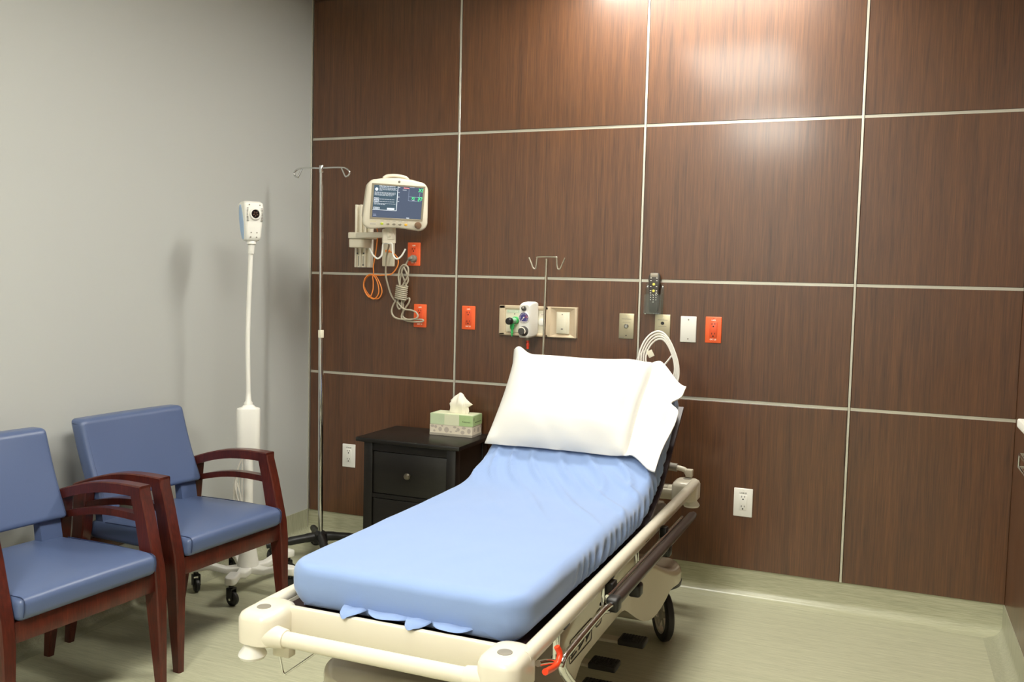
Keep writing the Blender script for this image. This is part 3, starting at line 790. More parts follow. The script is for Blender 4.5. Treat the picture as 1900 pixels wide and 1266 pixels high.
# two tissue boxes
TM = TR(0.908, -0.107, NZ) @ RZ(2.0)
def carton(label, z0, z1, M2, faces):
    t = thing('tissue_box', label, 'tissue box', tuple(M2.translation + Vector((0, 0, z0))))
    hw, hd = 0.109, 0.057
    mb = MB(); mb.box(-hw, hw, -hd, hd, z0, z1, bev=0.001, seg=1, M=M2); mb.build('carton', faces[0], t)
    return t, hw, hd
t, hw, hd = carton('lower cream tissue box with grey spots under the green box', 0.0, 0.0515, TM, [M['boxcream']])
mb = MB(); mb.box(-hw - 0.0004, hw + 0.0004, -hd - 0.0004, hd + 0.0004, 0.001, 0.0115, M=TM); mb.build('bottom_band', M['boxgrey'], t)
mb = MB()
for (x, z, a, b) in ((-0.095, 0.043, .010, .006), (-0.078, 0.040, .007, .007), (-0.055, 0.030, .009, .011), (-0.022, 0.029, .012, .013), (0.020, 0.044, .009, .005), (0.037, 0.034, .008, .009), (0.028, 0.026, .006, .004), (0.066, 0.043, .010, .006), (0.060, 0.022, .010, .009), (0.092, 0.030, .009, .012), (-0.085, 0.021, .006, .005), (0.0, 0.021, .006, .004), (-0.045, 0.046, .006, .004)):
    mb.lathe([(0, 0.0002), (1, 0.0002), (1, 0)], TM @ TR(x, -hd - 0.0002, z) @ RX(90) @ Matrix.Diagonal((a, b, 1, 1)), 18)
for (y, z, a, b) in ((-0.030, 0.034, .010, .009), (0.015, 0.030, .012, .012), (0.042, 0.042, .008, .006)):
    mb.lathe([(0, 0.0002), (1, 0.0002), (1, 0)], TM @ TR(hw + 0.0002, y, z) @ RY(90) @ Matrix.Diagonal((b, a, 1, 1)), 18)
mb.build('printed_spots', M['boxspot'], t, sep=0.02)
TM2 = TM @ TR(0.0015, -0.001, 0)
t, hw, hd = carton('pale green tissue box with a tissue standing out, stacked on the cream box', 0.0518, 0.1035, TM2, [M['boxgreen']])
mb = MB()
mb.box(-0.035, 0.040, -hd - 0.0004, -hd, 0.0522, 0.103, M=TM2, mi=0)
mb.box(0.040, hw, -hd - 0.0004, -hd, 0.0522, 0.103, M=TM2, mi=1)
mb.box(hw, hw + 0.0004, -hd + 0.004, hd, 0.056, 0.100, M=TM2, mi=1)
mb.box(-hw + 0.01, hw - 0.01, -hd + 0.01, hd - 0.01, 0.1035, 0.1038, M=TM2, mi=0)
mb.box(hw + 0.0004, hw + 0.0008, -hd + 0.012, -hd + 0.018, 0.078, 0.092, M=TM2, mi=2)
mb.box(hw + 0.0004, hw + 0.0008, -hd + 0.028, hd - 0.012, 0.068, 0.071, M=TM2, mi=2)
text_into(mb, 'Kleenex', 0.0125, TM2 @ TR(0.077, -hd - 0.0006, 0.073) @ FACE @ Matrix.Shear('XY', 4, (0.2, 0)), 2)
mb.build('print', [M['boxpale'], M['boxgreen2'], mat('olive_print', (104, 120, 84), 0.6)], t, smooth=0)
# the tissue: pleated sheet rising from the slot
mb = MB(); rings = []
nl, nu = 9, 40
prof = [(0.0, 0.040, 0.010), (0.012, 0.043, 0.013), (0.030, 0.040, 0.018), (0.045, 0.045, 0.024), (0.058, 0.036, 0.022), (0.072, 0.028, 0.018), (0.086, 0.017, 0.012), (0.094, 0.009, 0.006), (0.096, 0.004, 0.002)]
for j, (z, a, b) in enumerate(prof):
    ring = []
    for k in range(nu):
        th = 2 * PI * k / nu
        f = 1 + 0.18 * math.sin(5 * th + j * 0.5) + 0.10 * math.sin(9 * th - j * 0.7)
        if j == 3: f += 0.45 * max(0, math.cos(th)) ** 6
        if j == 4: f += 0.25 * max(0, math.cos(th)) ** 8 + 0.25 * max(0, -math.cos(th)) ** 6
        ring.append(TM2 @ Vector((0.012 + a * f * math.cos(th) + 0.008 * (z / 0.1), b * f * math.sin(th), 0.1036 + z * (1 + 0.03 * math.sin(3 * th + j)))))
    rings.append(ring)
mb.loft(rings, cap=True); mb.build('tissue', M['tissue'], t, smooth=60)

# ---------------------------------------------------------------- exam lamp
LX, LY = 0.285, -0.845
t = thing('exam_lamp', 'white gooseneck examination lamp on casters behind the far chair', 'examination lamp', (LX, LY, 0))
for k in range(5):
    a = 218 + 72 * k
    LM = TR(LX, LY, 0) @ RZ(a)
    mb = MB(); rings = []
    for x, w, zt, h in ((0.0, 0.034, 0.108, 0.030), (0.05, 0.026, 0.100, 0.028), (0.09, 0.021, 0.098, 0.028), (0.130, 0.020, 0.112, 0.028), (0.165, 0.023, 0.124, 0.030), (0.215, 0.024, 0.122, 0.034), (0.232, 0.020, 0.120, 0.032), (0.238, 0.012, 0.117, 0.026)):
        rings.append([LM @ Vector((x, p[0], p[1])) for p in rrect(-w, w, zt - h, zt, 0.007, 4)])
    mb.loft(rings); lg = mb.build('base_leg', M['white'], t)
    mb = MB(); CM = LM @ TR(0.213, 0, 0) @ RZ(60 - a * 0.6)
    mb.cyl((0, 0, 0.090), (0, 0, 0.072), 0.010, n=16, M=CM)
    mb.box(-0.016, 0.012, -0.016, -0.012, 0.026, 0.075, bev=0.002, M=CM); mb.box(-0.016, 0.012, 0.012, 0.016, 0.026, 0.075, bev=0.002, M=CM)
    mb.box(-0.016, 0.012, -0.016, 0.016, 0.068, 0.075, bev=0.002, M=CM)
    mb.lathe([(0, -0.010), (0.024, -0.010), (0.029, -0.006), (0.0295, 0), (0.029, 0.006), (0.024, 0.010), (0, 0.010)], CM @ TR(-0.008, 0, 0.0295) @ RX(90), 26)
    mb.cyl((-0.008, -0.018, 0.0295), (-0.008, 0.018, 0.0295), 0.005, n=10, M=CM, mi=1)
    mb.build('caster', [M['black'], M['chrome']], lg)
mb = MB(); mb.lathe([(0, 0.078), (0.046, 0.080), (0.045, 0.105), (0.038, 0.150), (0.030, 0.195), (0.028, 0.200), (0, 0.200)], TR(LX, LY, 0), 32); mb.build('hub', M['white'], t)
mb = MB(); mb.cyl((LX, LY, 0.19), (LX, LY, 0.60), 0.0195, n=28)
mb.cyl((LX - 0.024, LY - 0.006, 0.215), (LX - 0.018, LY - 0.006, 0.215), 0.006, n=12)
mb.build('pole', M['white'], t)
mb = MB()
HM = TR(LX - 0.002, LY, 0) @ RZ(38)
rings = [[HM @ Vector((p[0], p[1], z)) for p in rrect(-w, w, -d, d, min(d * 0.9, 0.026), 6)] for z, w, d in ((0.580, 0.036, 0.024), (0.584, 0.047, 0.032), (0.592, 0.049, 0.034), (0.772, 0.049, 0.034), (0.780, 0.047, 0.032), (0.786, 0.030, 0.022), (0.796, 0.020, 0.018))]
mb.loft(rings); mb.build('power_housing', M['white'], t)
mb = MB()
mb.lathe([(0.019, 0.792), (0.019, 0.804), (0.013, 0.812), (0.010, 0.850), (0.0095, 0.855)], TR(LX - 0.003, LY, 0), 22)
gn = cr([(LX - 0.003, LY, 0.835), (LX - 0.006, LY, 0.95), (LX - 0.008, LY, 1.08), (LX - 0.004, LY, 1.22), (LX + 0.003, LY - 0.002, 1.34), (LX + 0.008, LY - 0.004, 1.44), (LX + 0.011, LY - 0.004, 1.475)], 10)
mb.tube(gn, 0.0098, 16)
mb.cyl((LX + 0.010, LY - 0.004, 1.436), (LX + 0.012, LY - 0.004, 1.478), 0.0125, 0.0135, n=20)
mb.cyl((LX + 0.012, LY - 0.004, 1.476), (LX + 0.012, LY - 0.004, 1.492), 0.0205, 0.0165, n=24, bev=0.003)
mb.build('gooseneck', M['white'], t)
HD = TR(LX + 0.013, LY - 0.004, 1.488) @ RZ(62) @ RX(-2)
mb = MB(); rings = []
for z, w, d0, d1 in ((0.0, 0.020, -0.014, 0.020), (0.006, 0.030, -0.022, 0.030), (0.020, 0.0335, -0.026, 0.038), (0.06, 0.037, -0.028, 0.044), (0.11, 0.041, -0.030, 0.046), (0.142, 0.0435, -0.031, 0.046), (0.158, 0.0420, -0.028, 0.042), (0.166, 0.034, -0.018, 0.032)):
    rings.append([HD @ Vector((p[0], p[1], z)) for p in rrect(-w, w, d0, d1, 0.012, 5)])
mb.loft(rings); hd_ = mb.build('lamp_head', M['white'], t)
for s in (-1, 1):
    mb = MB(); rings = []
    for x in (0.0, 0.0015):
        ring = []
        for k in range(28):
            a = 2 * PI * k / 28
            z = 0.080 + 0.072 * math.sin(a); y = 0.012 + 0.019 * math.cos(a)
            wz = 0.0335 + (0.0435 - 0.0335) * (z - 0.02) / 0.122
            ring.append(HD @ Vector((s * (wz - 0.0016 + x * 2), y, z)))
        rings.append(ring)
    mb.loft(rings); mb.build('side_panel', M['bluehandle'], hd_, 'pale blue side panel')
mb = MB(); mb.lathe([(0.0250, 0), (0.0250, 0.005), (0.0220, 0.008), (0.0185, 0.008), (0.0175, 0.002), (0, 0.002)], HD @ TR(0.002, -0.030, 0.112) @ RX(90), 32); mb.build('lens_ring', M['white'], hd_)
mb = MB(); mb.lathe([(0, 0.0), (0.0175, 0.0), (0.0175, 0.004), (0.012, 0.0052), (0, 0.007)], HD @ TR(0.002, -0.031, 0.112) @ RX(90), 28)
for k in range(5):
    a = 72 * k + 20
    mb.box(0.004, 0.012, -0.0012, 0, -0.0024, 0.0024, M=HD @ TR(0.002, -0.0365, 0.112) @ RY(a), mi=1)
mb.build('reflector', [M['lensdark'], M['chrome']], hd_)
mb = MB()
for k in range(10):
    z = 0.135 - k * 0.0058
    w = 0.004 + 0.0012 * abs(k - 4.2) * (1.0 if k > 4 else 0.8)
    d = -0.0316
    mb.box(-0.034, -0.034 + w, d - 0.0004, d + 0.004, z, z + 0.0017, M=HD); mb.box(0.036 - w, 0.036, d - 0.0004, d + 0.004, z, z + 0.0017, M=HD)
mb.build('vent', M['darkgrey'], hd_, sep=0.008)
mb = MB()
for x, z, r in ((-0.022, 0.150, 0.0028), (0.024, 0.150, 0.0028), (-0.014, 0.035, 0.0026), (0.011, 0.035, 0.0026), (-0.016, 0.016, 0.0032), (0.010, 0.016, 0.0032)):
    y = -0.026 if z < 0.03 else (-0.0275 if z < 0.1 else -0.0305)
    mb.cyl((x, y + 0.003, z), (x, y - 0.0008, z), r, n=12, M=HD)
mb.build('screw', M['grey'], hd_, sep=0.002)
mb = MB()
for pts in ([(LX - 0.035, LY, 0.560), (LX - 0.048, LY - 0.008, 0.520), (LX - 0.054, LY - 0.010, 0.470), (LX - 0.056, LY - 0.010, 0.400), (LX - 0.050, LY - 0.006, 0.340)],
            [(LX - 0.046, LY - 0.010, 0.508), (LX - 0.062, LY - 0.012, 0.460), (LX - 0.070, LY - 0.010, 0.410), (LX - 0.064, LY - 0.008, 0.360), (LX - 0.040, LY, 0.350), (LX - 0.050, LY + 0.004, 0.410), (LX - 0.046, LY - 0.002, 0.505)],
            [(LX - 0.050, LY - 0.014, 0.500), (LX - 0.056, LY - 0.018, 0.450), (LX - 0.046, LY - 0.016, 0.395), (LX - 0.026, LY - 0.012, 0.350), (LX - 0.034, LY - 0.010, 0.400), (LX - 0.052, LY - 0.010, 0.455)],
            [(LX - 0.055, LY - 0.006, 0.490), (LX - 0.068, LY - 0.006, 0.440), (LX - 0.058, LY - 0.004, 0.380), (LX - 0.035, LY - 0.004, 0.340)],
            [(LX - 0.022, LY - 0.01, 0.575), (LX - 0.026, LY - 0.01, 0.48), (LX - 0.024, LY - 0.008, 0.30), (LX - 0.022, LY - 0.006, 0.21)]):
    mb.tube(cr(pts, 6), 0.0032, 8)
mb.build('cord', M['cordwhite'], t)

# ---------------------------------------------------------------- IV stand
IX, IY = 0.315, -0.345
t = thing('iv_stand', 'tall chrome drip stand with black base in the corner', 'drip stand', (IX, IY, 0))
for a in (222, 312, 42, 132):
    LM = TR(IX, IY, 0) @ RZ(a)
    mb = MB()
    mb.tube(cr([(0.0, 0, 0.105), (0.06, 0, 0.100), (0.14, 0, 0.090), (0.235, 0, 0.080), (0.252, 0, 0.078)], 5), [0.022] * 6 + [0.020] * 5 + [0.017] * 5 + [0.016] * 4 + [0.011], 14, M=LM)
    lg = mb.build('base_leg', M['black'], t)
    mb = MB(); CM = LM @ TR(0.225, 0, 0) @ RZ(70)
    mb.cyl((0, 0, 0.075), (0, 0, 0.050), 0.012, n=16, M=CM)
    for s in (-1, 1):
        mb.lathe([(0, -0.008), (0.022, -0.008), (0.0265, -0.004), (0.0268, 0.004), (0.022, 0.009), (0, 0.009)], CM @ TR(-0.012, s * 0.013, 0.0268) @ RX(90), 24)
    mb.box(-0.020, 0.006, -0.008, 0.008, 0.022, 0.058, bev=0.005, M=CM)
    mb.build('caster', M['rubber'], lg)
mb = MB(); mb.lathe([(0, 0.070), (0.034, 0.072), (0.038, 0.090), (0.034, 0.118), (0.018, 0.130), (0, 0.130)], TR(IX, IY, 0), 26); mb.build('hub', M['black'], t)
mb = MB(); mb.cyl((IX, IY, 0.125), (IX - 0.008, IY, 1.06), 0.0122, n=24); mb.build('lower_pole', M['chrome'], t)
mb = MB(); mb.cyl((IX - 0.008, IY, 1.058), (IX - 0.0085, IY, 1.095), 0.0135, n=24, bev=0.002); mb.build('collar', M['ivory'], t)
mb = MB(); mb.cyl((IX - 0.0085, IY, 1.09), (IX - 0.015, IY, 1.862), 0.0092, n=24)
mb.cyl((IX - 0.0148, IY, 1.832), (IX - 0.015, IY, 1.866), 0.0108, n=24, bev=0.0015)
mb.build('upper_pole', M['chrome'], t)
mb = MB()
for s in (-1, 1):
    A = RZ(2)
    pts = cr([(0, 0, 0), (s * 0.060, 0, 0.002), (s * 0.112, 0, 0.001), (s * 0.128, 0, -0.002), (s * 0.143, 0, -0.010), (s * 0.150, 0, -0.022), (s * 0.145, 0, -0.034), (s * 0.134, 0, -0.040), (s * 0.126, 0, -0.036), (s * 0.108, 0, -0.002)], 6)
    mb.tube(pts, 0.0042, 10, M=TR(IX - 0.015, IY, 1.853) @ A)
mb.build('hook_bar', M['chrome'], t)

# ---------------------------------------------------------------- chairs
def quad_post(mb, sec, M=None):
    """loft through square sections: (x0,x1,y0,y1,z)"""
    rings = []
    for x0, x1, y0, y1, z in sec:
        c = 0.004
        rings.append([(x0 + c, y0, z), (x1 - c, y0, z), (x1, y0 + c, z), (x1, y1 - c, z), (x1 - c, y1, z), (x0 + c, y1, z), (x0, y1 - c, z), (x0, y0 + c, z)])
    mb.loft(rings, M=M)

def cushion(mb, nx, ny, f, M=None, mi=0):
    """closed soft slab: f(u,v,side) -> point; u,v in 0..1"""
    b = bmesh.new()
    top = [[b.verts.new(f(i / nx, j / ny, 1)) for j in range(ny + 1)] for i in range(nx + 1)]
    bot = [[b.verts.new(f(i / nx, j / ny, 0)) for j in range(ny + 1)] for i in range(nx + 1)]
    for i in range(nx):
        for j in range(ny):
            b.faces.new((top[i][j], top[i + 1][j], top[i + 1][j + 1], top[i][j + 1]))
            b.faces.new((bot[i][j], bot[i][j + 1], bot[i + 1][j + 1], bot[i + 1][j]))
    for i in range(nx):
        for j in (0, ny): b.faces.new((top[i][j], top[i + 1][j], bot[i + 1][j], bot[i][j]))
    for j in range(ny):
        for i in (0, nx): b.faces.new((top[i][j], top[i][j + 1], bot[i][j + 1], bot[i][j]))
    bmesh.ops.recalc_face_normals(b, faces=b.faces)
    es = [e for e in b.edges if len(e.link_faces) == 2 and e.calc_face_angle(0) > math.radians(50)]
    return b, es

def make_chair(label, loc, rz):
    """front is +x, width along y; built round its own origin"""
    t = thing('patient_chair', label, 'armchair', (0, 0, 0), (0, 0, 0), group='blue guest armchairs by the grey wall')
    wd = M['chairwood']
    HWo, LW = 0.287, 0.044
    for s in (-1, 1):
        yo, yi = s * HWo, s * (HWo - LW)
        y0, y1 = min(yo, yi), max(yo, yi)
        # front leg
        yb0, yb1 = (y0 + 0.006, y1 - 0.014) if s < 0 else (y0 + 0.014, y1 - 0.006)
        mb = MB()
        quad_post(mb, [(0.622, 0.654, yb0, yb1, 0.0), (0.590, 0.648, y0, y1, 0.325), (0.578, 0.640, y0, y1, 0.400), (0.545, 0.600, y0, y1, 0.560), (0.520, 0.571, y0, y1, 0.655)])
        mb.build('front_leg', wd, t)
        # rear leg
        mb = MB()
        quad_post(mb, [(0.088, 0.118, yb0, yb1, 0.0), (0.122, 0.175, y0, y1, 0.325), (0.143, 0.198, y0, y1, 0.430), (0.150, 0.214, y0, y1, 0.585)])
        mb.build('rear_leg', wd, t)
        # curved arm
        mb = MB(); rings = []
        for k in range(15):
            f = k / 14
            x = 0.150 + f * 0.422
            zt = 0.598 + 0.068 * math.sin(PI * (0.10 + 0.48 * f)) - 0.020
            zt = 0.592 + (0.660 - 0.592) * f + 0.026 * math.sin(PI * f)
            th = 0.036
            c = 0.004
            ya, yb = y0 - 0.0012, y1 + 0.0012
            rings.append([(x, ya, zt - th), (x, yb, zt - th), (x, yb, zt - c), (x, yb - c, zt), (x, ya + c, zt), (x, ya, zt - c)])
        mb.loft(rings); mb.build('armrest', wd, t)
        mb = MB(); rings = []
        for k in range(13):
            f = k / 12
            x = 0.185 + f * 0.375
            zt = 0.525 + (0.566 - 0.525) * f + 0.020 * math.sin(PI * f)
            th = 0.023
            rings.append([(x, y0 + 0.006, zt - th), (x, y1 - 0.006, zt - th), (x, y1 - 0.006, zt), (x, y0 + 0.006, zt)])
        mb.loft(rings); mb.build('arm_rail', wd, t)
        mb = MB(); mb.box(0.15, 0.60, y0 + 0.008, y1 - 0.008, 0.326, 0.384, bev=0.002); mb.build('side_apron', wd, t)
    mb = MB(); mb.box(0.604, 0.636, -HWo + LW - 0.002, HWo - LW + 0.002, 0.326, 0.386, bev=0.002); mb.build('front_apron', wd, t)
    mb = MB(); mb.box(0.150, 0.180, -HWo + LW - 0.002, HWo - LW + 0.002, 0.326, 0.386, bev=0.002); mb.build('back_apron', wd, t)
    # seat
    hw = HWo - LW - 0.002
    def fs(u, v, side):
        x = 0.170 + u * 0.490; y = -hw + 2 * hw * v
        e = min(1, 4 * min(v, 1 - v)); fr = max(0, (u - 0.82) / 0.18)
        crown = 0.010 * (1 - (2 * v - 1) ** 2) * math.sin(PI * min(1, u * 0.9 + 0.05))
        z = 0.462 + crown - 0.012 * fr * fr - 0.012 * (1 - u)
        if side == 0: z = 0.386; x = 0.170 + u * 0.482
        return (x, y, z)
    mb = MB(); b, es = cushion(mb, 14, 14, fs)
    bmesh.ops.bevel(b, geom=es, offset=0.020, segments=4, profile=0.5, affect='EDGES', clamp_overlap=True)
    mb._merge(b); st = mb.build('seat', M['vinyl'], t, smooth=60)
    mb = MB()
    for s in (-1, 1):
        mb.tube(cr([(0.655, s * (hw - 0.012), 0.400), (0.659, s * (hw - 0.012), 0.430), (0.650, s * (hw - 0.013), 0.452), (0.60, s * (hw - 0.010), 0.4545), (0.45, s * (hw - 0.008), 0.456), (0.25, s * (hw - 0.008), 0.452)], 5), 0.0016, 6)
    mb.build('piping', M['seam'], st, sep=0.01)
    # backrest
    def fb(u, v, side):
        y = -hw - 0.002 + 2 * (hw + 0.002) * v
        z = 0.517 + u * 0.296
        bow = 0.012 * (1 - (2 * v - 1) ** 2)
        xf = 0.244 - 0.108 * u - 0.008 * math.sin(PI * u)
        if side: x = xf + 0.006 - bow + 0.010 * math.sin(PI * u) * (1 - (2 * v - 1) ** 2)
        else: x = xf - 0.062 - bow
        return (x, y, z)
    mb = MB(); b, es = cushion(mb, 14, 14, fb)
    bmesh.ops.bevel(b, geom=es, offset=0.018, segments=4, profile=0.5, affect='EDGES', clamp_overlap=True)
    mb._merge(b); bk = mb.build('backrest', M['vinyl'], t, smooth=60)
    mb = MB()
    for s in (0.030, 0.970):
        mb.tube([(lambda q: (q[0] - 0.0022, q[1], q[2]))(fb(0.06 + 0.88 * k / 14, s, 1)) for k in range(15)], 0.0016, 6)
    mb.build('piping', M['seam'], bk, sep=0.01)
    for s in (-1, 1):
        mb = MB()
        ya, yb = s * 0.150, s * 0.228
        y0, y1 = min(ya, yb), max(ya, yb)
        mb.loft([[(0.200, y0, 0.41), (0.238, y0, 0.41), (0.238, y1, 0.41), (0.200, y1, 0.41)], [(0.186, y0, 0.535), (0.216, y0, 0.535), (0.216, y1, 0.535), (0.186, y1, 0.535)]])
        mb.build('back_strut', M['vinyl'], t)
    t.location = loc; t.rotation_euler = (0, 0, rz)
    return t

def copy_tree(o, parent=None):
    c = o.copy(); COL.objects.link(c)
    if parent is not None: c.parent = parent
    for ch in list(o.children): copy_tree(ch, c)
    return c
ch = make_chair('blue guest armchair close beside the white lamp, fully in view', (-0.008, -1.318, 0), math.radians(-3.5))
bpy.context.view_layer.update()
c2 = copy_tree(ch)
c2.location = (-0.004, -1.975, 0); c2.rotation_euler = (0, 0, math.radians(-3.5))
c2['label'] = 'blue guest armchair farther from the white lamp, only partly in view'

# ---------------------------------------------------------------- stretcher
BX = 1.735
TH = math.radians(38)
YA, YB = -2.145, -1.20          # foot end, start of the bend
RB = 0.65
ZT = 0.637
S1 = YB - YA; S2 = S1 + RB * TH
LEN = S2 + 0.325
def path(s):
    """top line of the mattress: point (y, z) and slope angle"""
    if s <= S1: return YA + s, ZT, 0.0
    if s <= S2:
        a = (s - S1) / RB
        return YB + RB * math.sin(a), ZT + RB * (1 - math.cos(a)), a
    d = s - S2
    return YB + RB * math.sin(TH) + d * math.cos(TH), ZT + RB * (1 - math.cos(TH)) + d * math.sin(TH), TH
def on(s, x, n):
    y, z, a = path(s)
    return Vector((x, y - n * math.sin(a), z + n * math.cos(a)))

st = thing('stretcher', 'cream wheeled hospital stretcher with raised backrest', 'hospital stretcher', (BX, -1.2, 0))
# deck plates
mb = MB()
def slab(s0, s1, hw, n0, n1, k):
    rings = []
    for i in range(k + 1):
        s = s0 + (s1 - s0) * i / k
        rings.append([on(s, BX - hw, n0), on(s, BX + hw, n0), on(s, BX + hw, n1), on(s, BX - hw, n1)])
    mb.loft(rings)
slab(0.0, 0.52, 0.338, -0.130, -0.117, 1)
slab(0.54, 1.05, 0.338, -0.130, -0.117, 4)
slab(1.07, LEN - 0.01, 0.330, -0.130, -0.117, 8)
mb.build('deck', M['maroon'], st, smooth=30, sep=0.005)
mb = MB()
for s in (0.06, 0.16, 0.28, 0.40, 0.50, 0.57, 0.68, 0.80, 0.90):
    for q in (-1, 1):
        p = on(s, BX + q * 0.331, -0.117); mb.cyl(p, p + Vector((0, 0, 0.003)), 0.004, n=10, bev=0.001)
mb.build('rivet', M['satin'], st, sep=0.002)
mb = MB()
for q in (-1, 1):
    for s in (0.22, 0.62, 1.02):
        p = on(s, BX + q * 0.344, -0.118); mb.box(p.x - 0.012, p.x + 0.012, p.y - 0.02, p.y + 0.02, p.z - 0.012, p.z + 0.006, bev=0.003)
mb.build('deck_pad', M['black'], st, sep=0.002)
# side rails
for q in (-1, 1):
    x = BX + q * 0.347
    mb = MB(); mb.tube([(x, -2.20, 0.532), (x, -0.285, 0.538)], 0.0185, 20)
    mb.box(min(x, x - q * 0.020), max(x, x - q * 0.020), -2.15, -0.36, 0.496, 0.530, bev=0.004)
    mb.build('side_rail', M['cream'], st)
# foot panel and bumper tube
mb = MB(); mb.box(BX - 0.335, BX + 0.335, -2.190, -2.170, 0.470, 0.546, bev=0.005)
mb.box(BX - 0.335, BX + 0.335, -2.170, -2.12, 0.490, 0.506, bev=0.003)
mb.build('end_panel', M['cream'], st)
mb = MB(); mb.box(BX - 0.335, BX + 0.335, -0.330, -0.306, 0.470, 0.512, bev=0.005); mb.build('end_panel', M['cream'], st)
mb = MB(); mb.tube([(BX - 0.27, -2.252, 0.494), (BX + 0.27, -2.252, 0.494)], 0.0185, 24); mb.build('end_bar', M['cream'], st)
mb = MB(); mb.tube([(BX - 0.30, -0.245, 0.500), (BX + 0.30, -0.245, 0.500)], 0.0165, 20); mb.build('end_bar', M['cream'], st)
def casting(x, y, qx, qy, zt=0.552):
    """corner block: qx, qy point outwards"""
    mb = MB(); rings = []
    xi, xo = x - qx * 0.070, x + qx * 0.032
    yi, yo = y - qy * 0.095, y + qy * 0.042
    x0, x1 = min(xi, xo), max(xi, xo); y0, y1 = min(yi, yo), max(yi, yo)
    for z, k in ((zt - 0.080, 0.004), (zt - 0.076, 0.0), (zt - 0.020, 0.0), (zt - 0.008, 0.005), (zt - 0.001, 0.016), (zt, 0.026)):
        rings.append([(p[0], p[1], z) for p in rrect(x0 + k, x1 - k, y0 + k, y1 - k, 0.034 - k * 0.4, 6)])
    mb.loft(rings)
    mb.cyl((x - qx * 0.002, y + qy * 0.006, 0.500), (x - qx * 0.002, y + qy * 0.008, 0.462), 0.028, 0.021, n=24, bev=0.003)
    # socket for the end bar
    mb.cyl((x - qx * 0.04, y + qy * 0.010, 0.494), (x - qx * 0.100, y + qy * 0.012, 0.494), 0.030, 0.0225, n=24, bev=0.003)
    c = mb.build('corner_casting', M['cream'], st)
    mb = MB(); mb.cyl((x - qx * 0.018, y + qy * -0.012, zt - 0.001), (x - qx * 0.018, y - qy * 0.012, zt + 0.0015), 0.017, n=28, bev=0.001); mb.build('socket_cap', M['grey'], c)
    mb = MB(); mb.lathe([(0, 0.470), (0.020, 0.470), (0.023, 0.458), (0.032, 0.446), (0.034, 0.440), (0.030, 0.433), (0, 0.431)], TR(x - qx * 0.002, y + qy * 0.010, 0), 30); mb.build('bumper', M['white'], c)
casting(BX - 0.333, -2.240, -1, -1); casting(BX + 0.333, -2.240, 1, -1)
casting(BX - 0.333, -0.262, -1, 1); casting(BX + 0.333, -0.262, 1, 1)
# push handle folded across the head end
for q in (-1, 1):
    mb = MB()
    mb.tube(cr([(BX + q * 0.315, -0.250, 0.560), (BX + q * 0.300, -0.246, 0.580), (BX + q * 0.280, -0.243, 0.586), (BX + q * 0.24, -0.24, 0.590)], 6), 0.011, 14)
    mb.box(BX + q * 0.318 - 0.014, BX + q * 0.318 + 0.014, -0.268, -0.236, 0.556, 0.588, bev=0.004)
    h = mb.build('push_handle', M['cream'], st)
    mb = MB(); mb.tube([(BX + q * 0.265, -0.242, 0.588), (BX + q * 0.06, -0.235, 0.600)], 0.017, 18); mb.build('hand_grip', M['grey'], h)
# understructure
mb = MB()
mb.box(BX - 0.265, BX + 0.265, -2.02, -0.46, 0.452, 0.495, bev=0.006)
mb.box(BX + 0.262, BX + 0.285, -1.98, -0.52, 0.425, 0.500, bev=0.004); mb.box(BX - 0.285, BX - 0.262, -1.98, -0.52, 0.425, 0.500, bev=0.004)
mb.build('lower_frame', M['channel'], st)
for y in (-1.72, -0.74):
    mb = MB(); mb.cyl((BX, y, 0.30), (BX, y, 0.47), 0.055, n=28); mb.build('lift_column', M['satin'], st)
for y in (-1.93, -1.52, -1.15, -0.80):
    mb = MB()
    for q in (-1, 1):
        x = BX + q * 0.330
        mb.box(x - 0.004, x + 0.004, y - 0.016, y - 0.008, 0.405, 0.520, bev=0.001); mb.box(x - 0.004, x + 0.004, y + 0.008, y + 0.016, 0.405, 0.520, bev=0.001)
        mb.cyl((x - 0.010, y, 0.425), (x + 0.018, y, 0.425), 0.010, n=14)
    mb.build('rail_post', M['chrome'], st, sep=0.03)
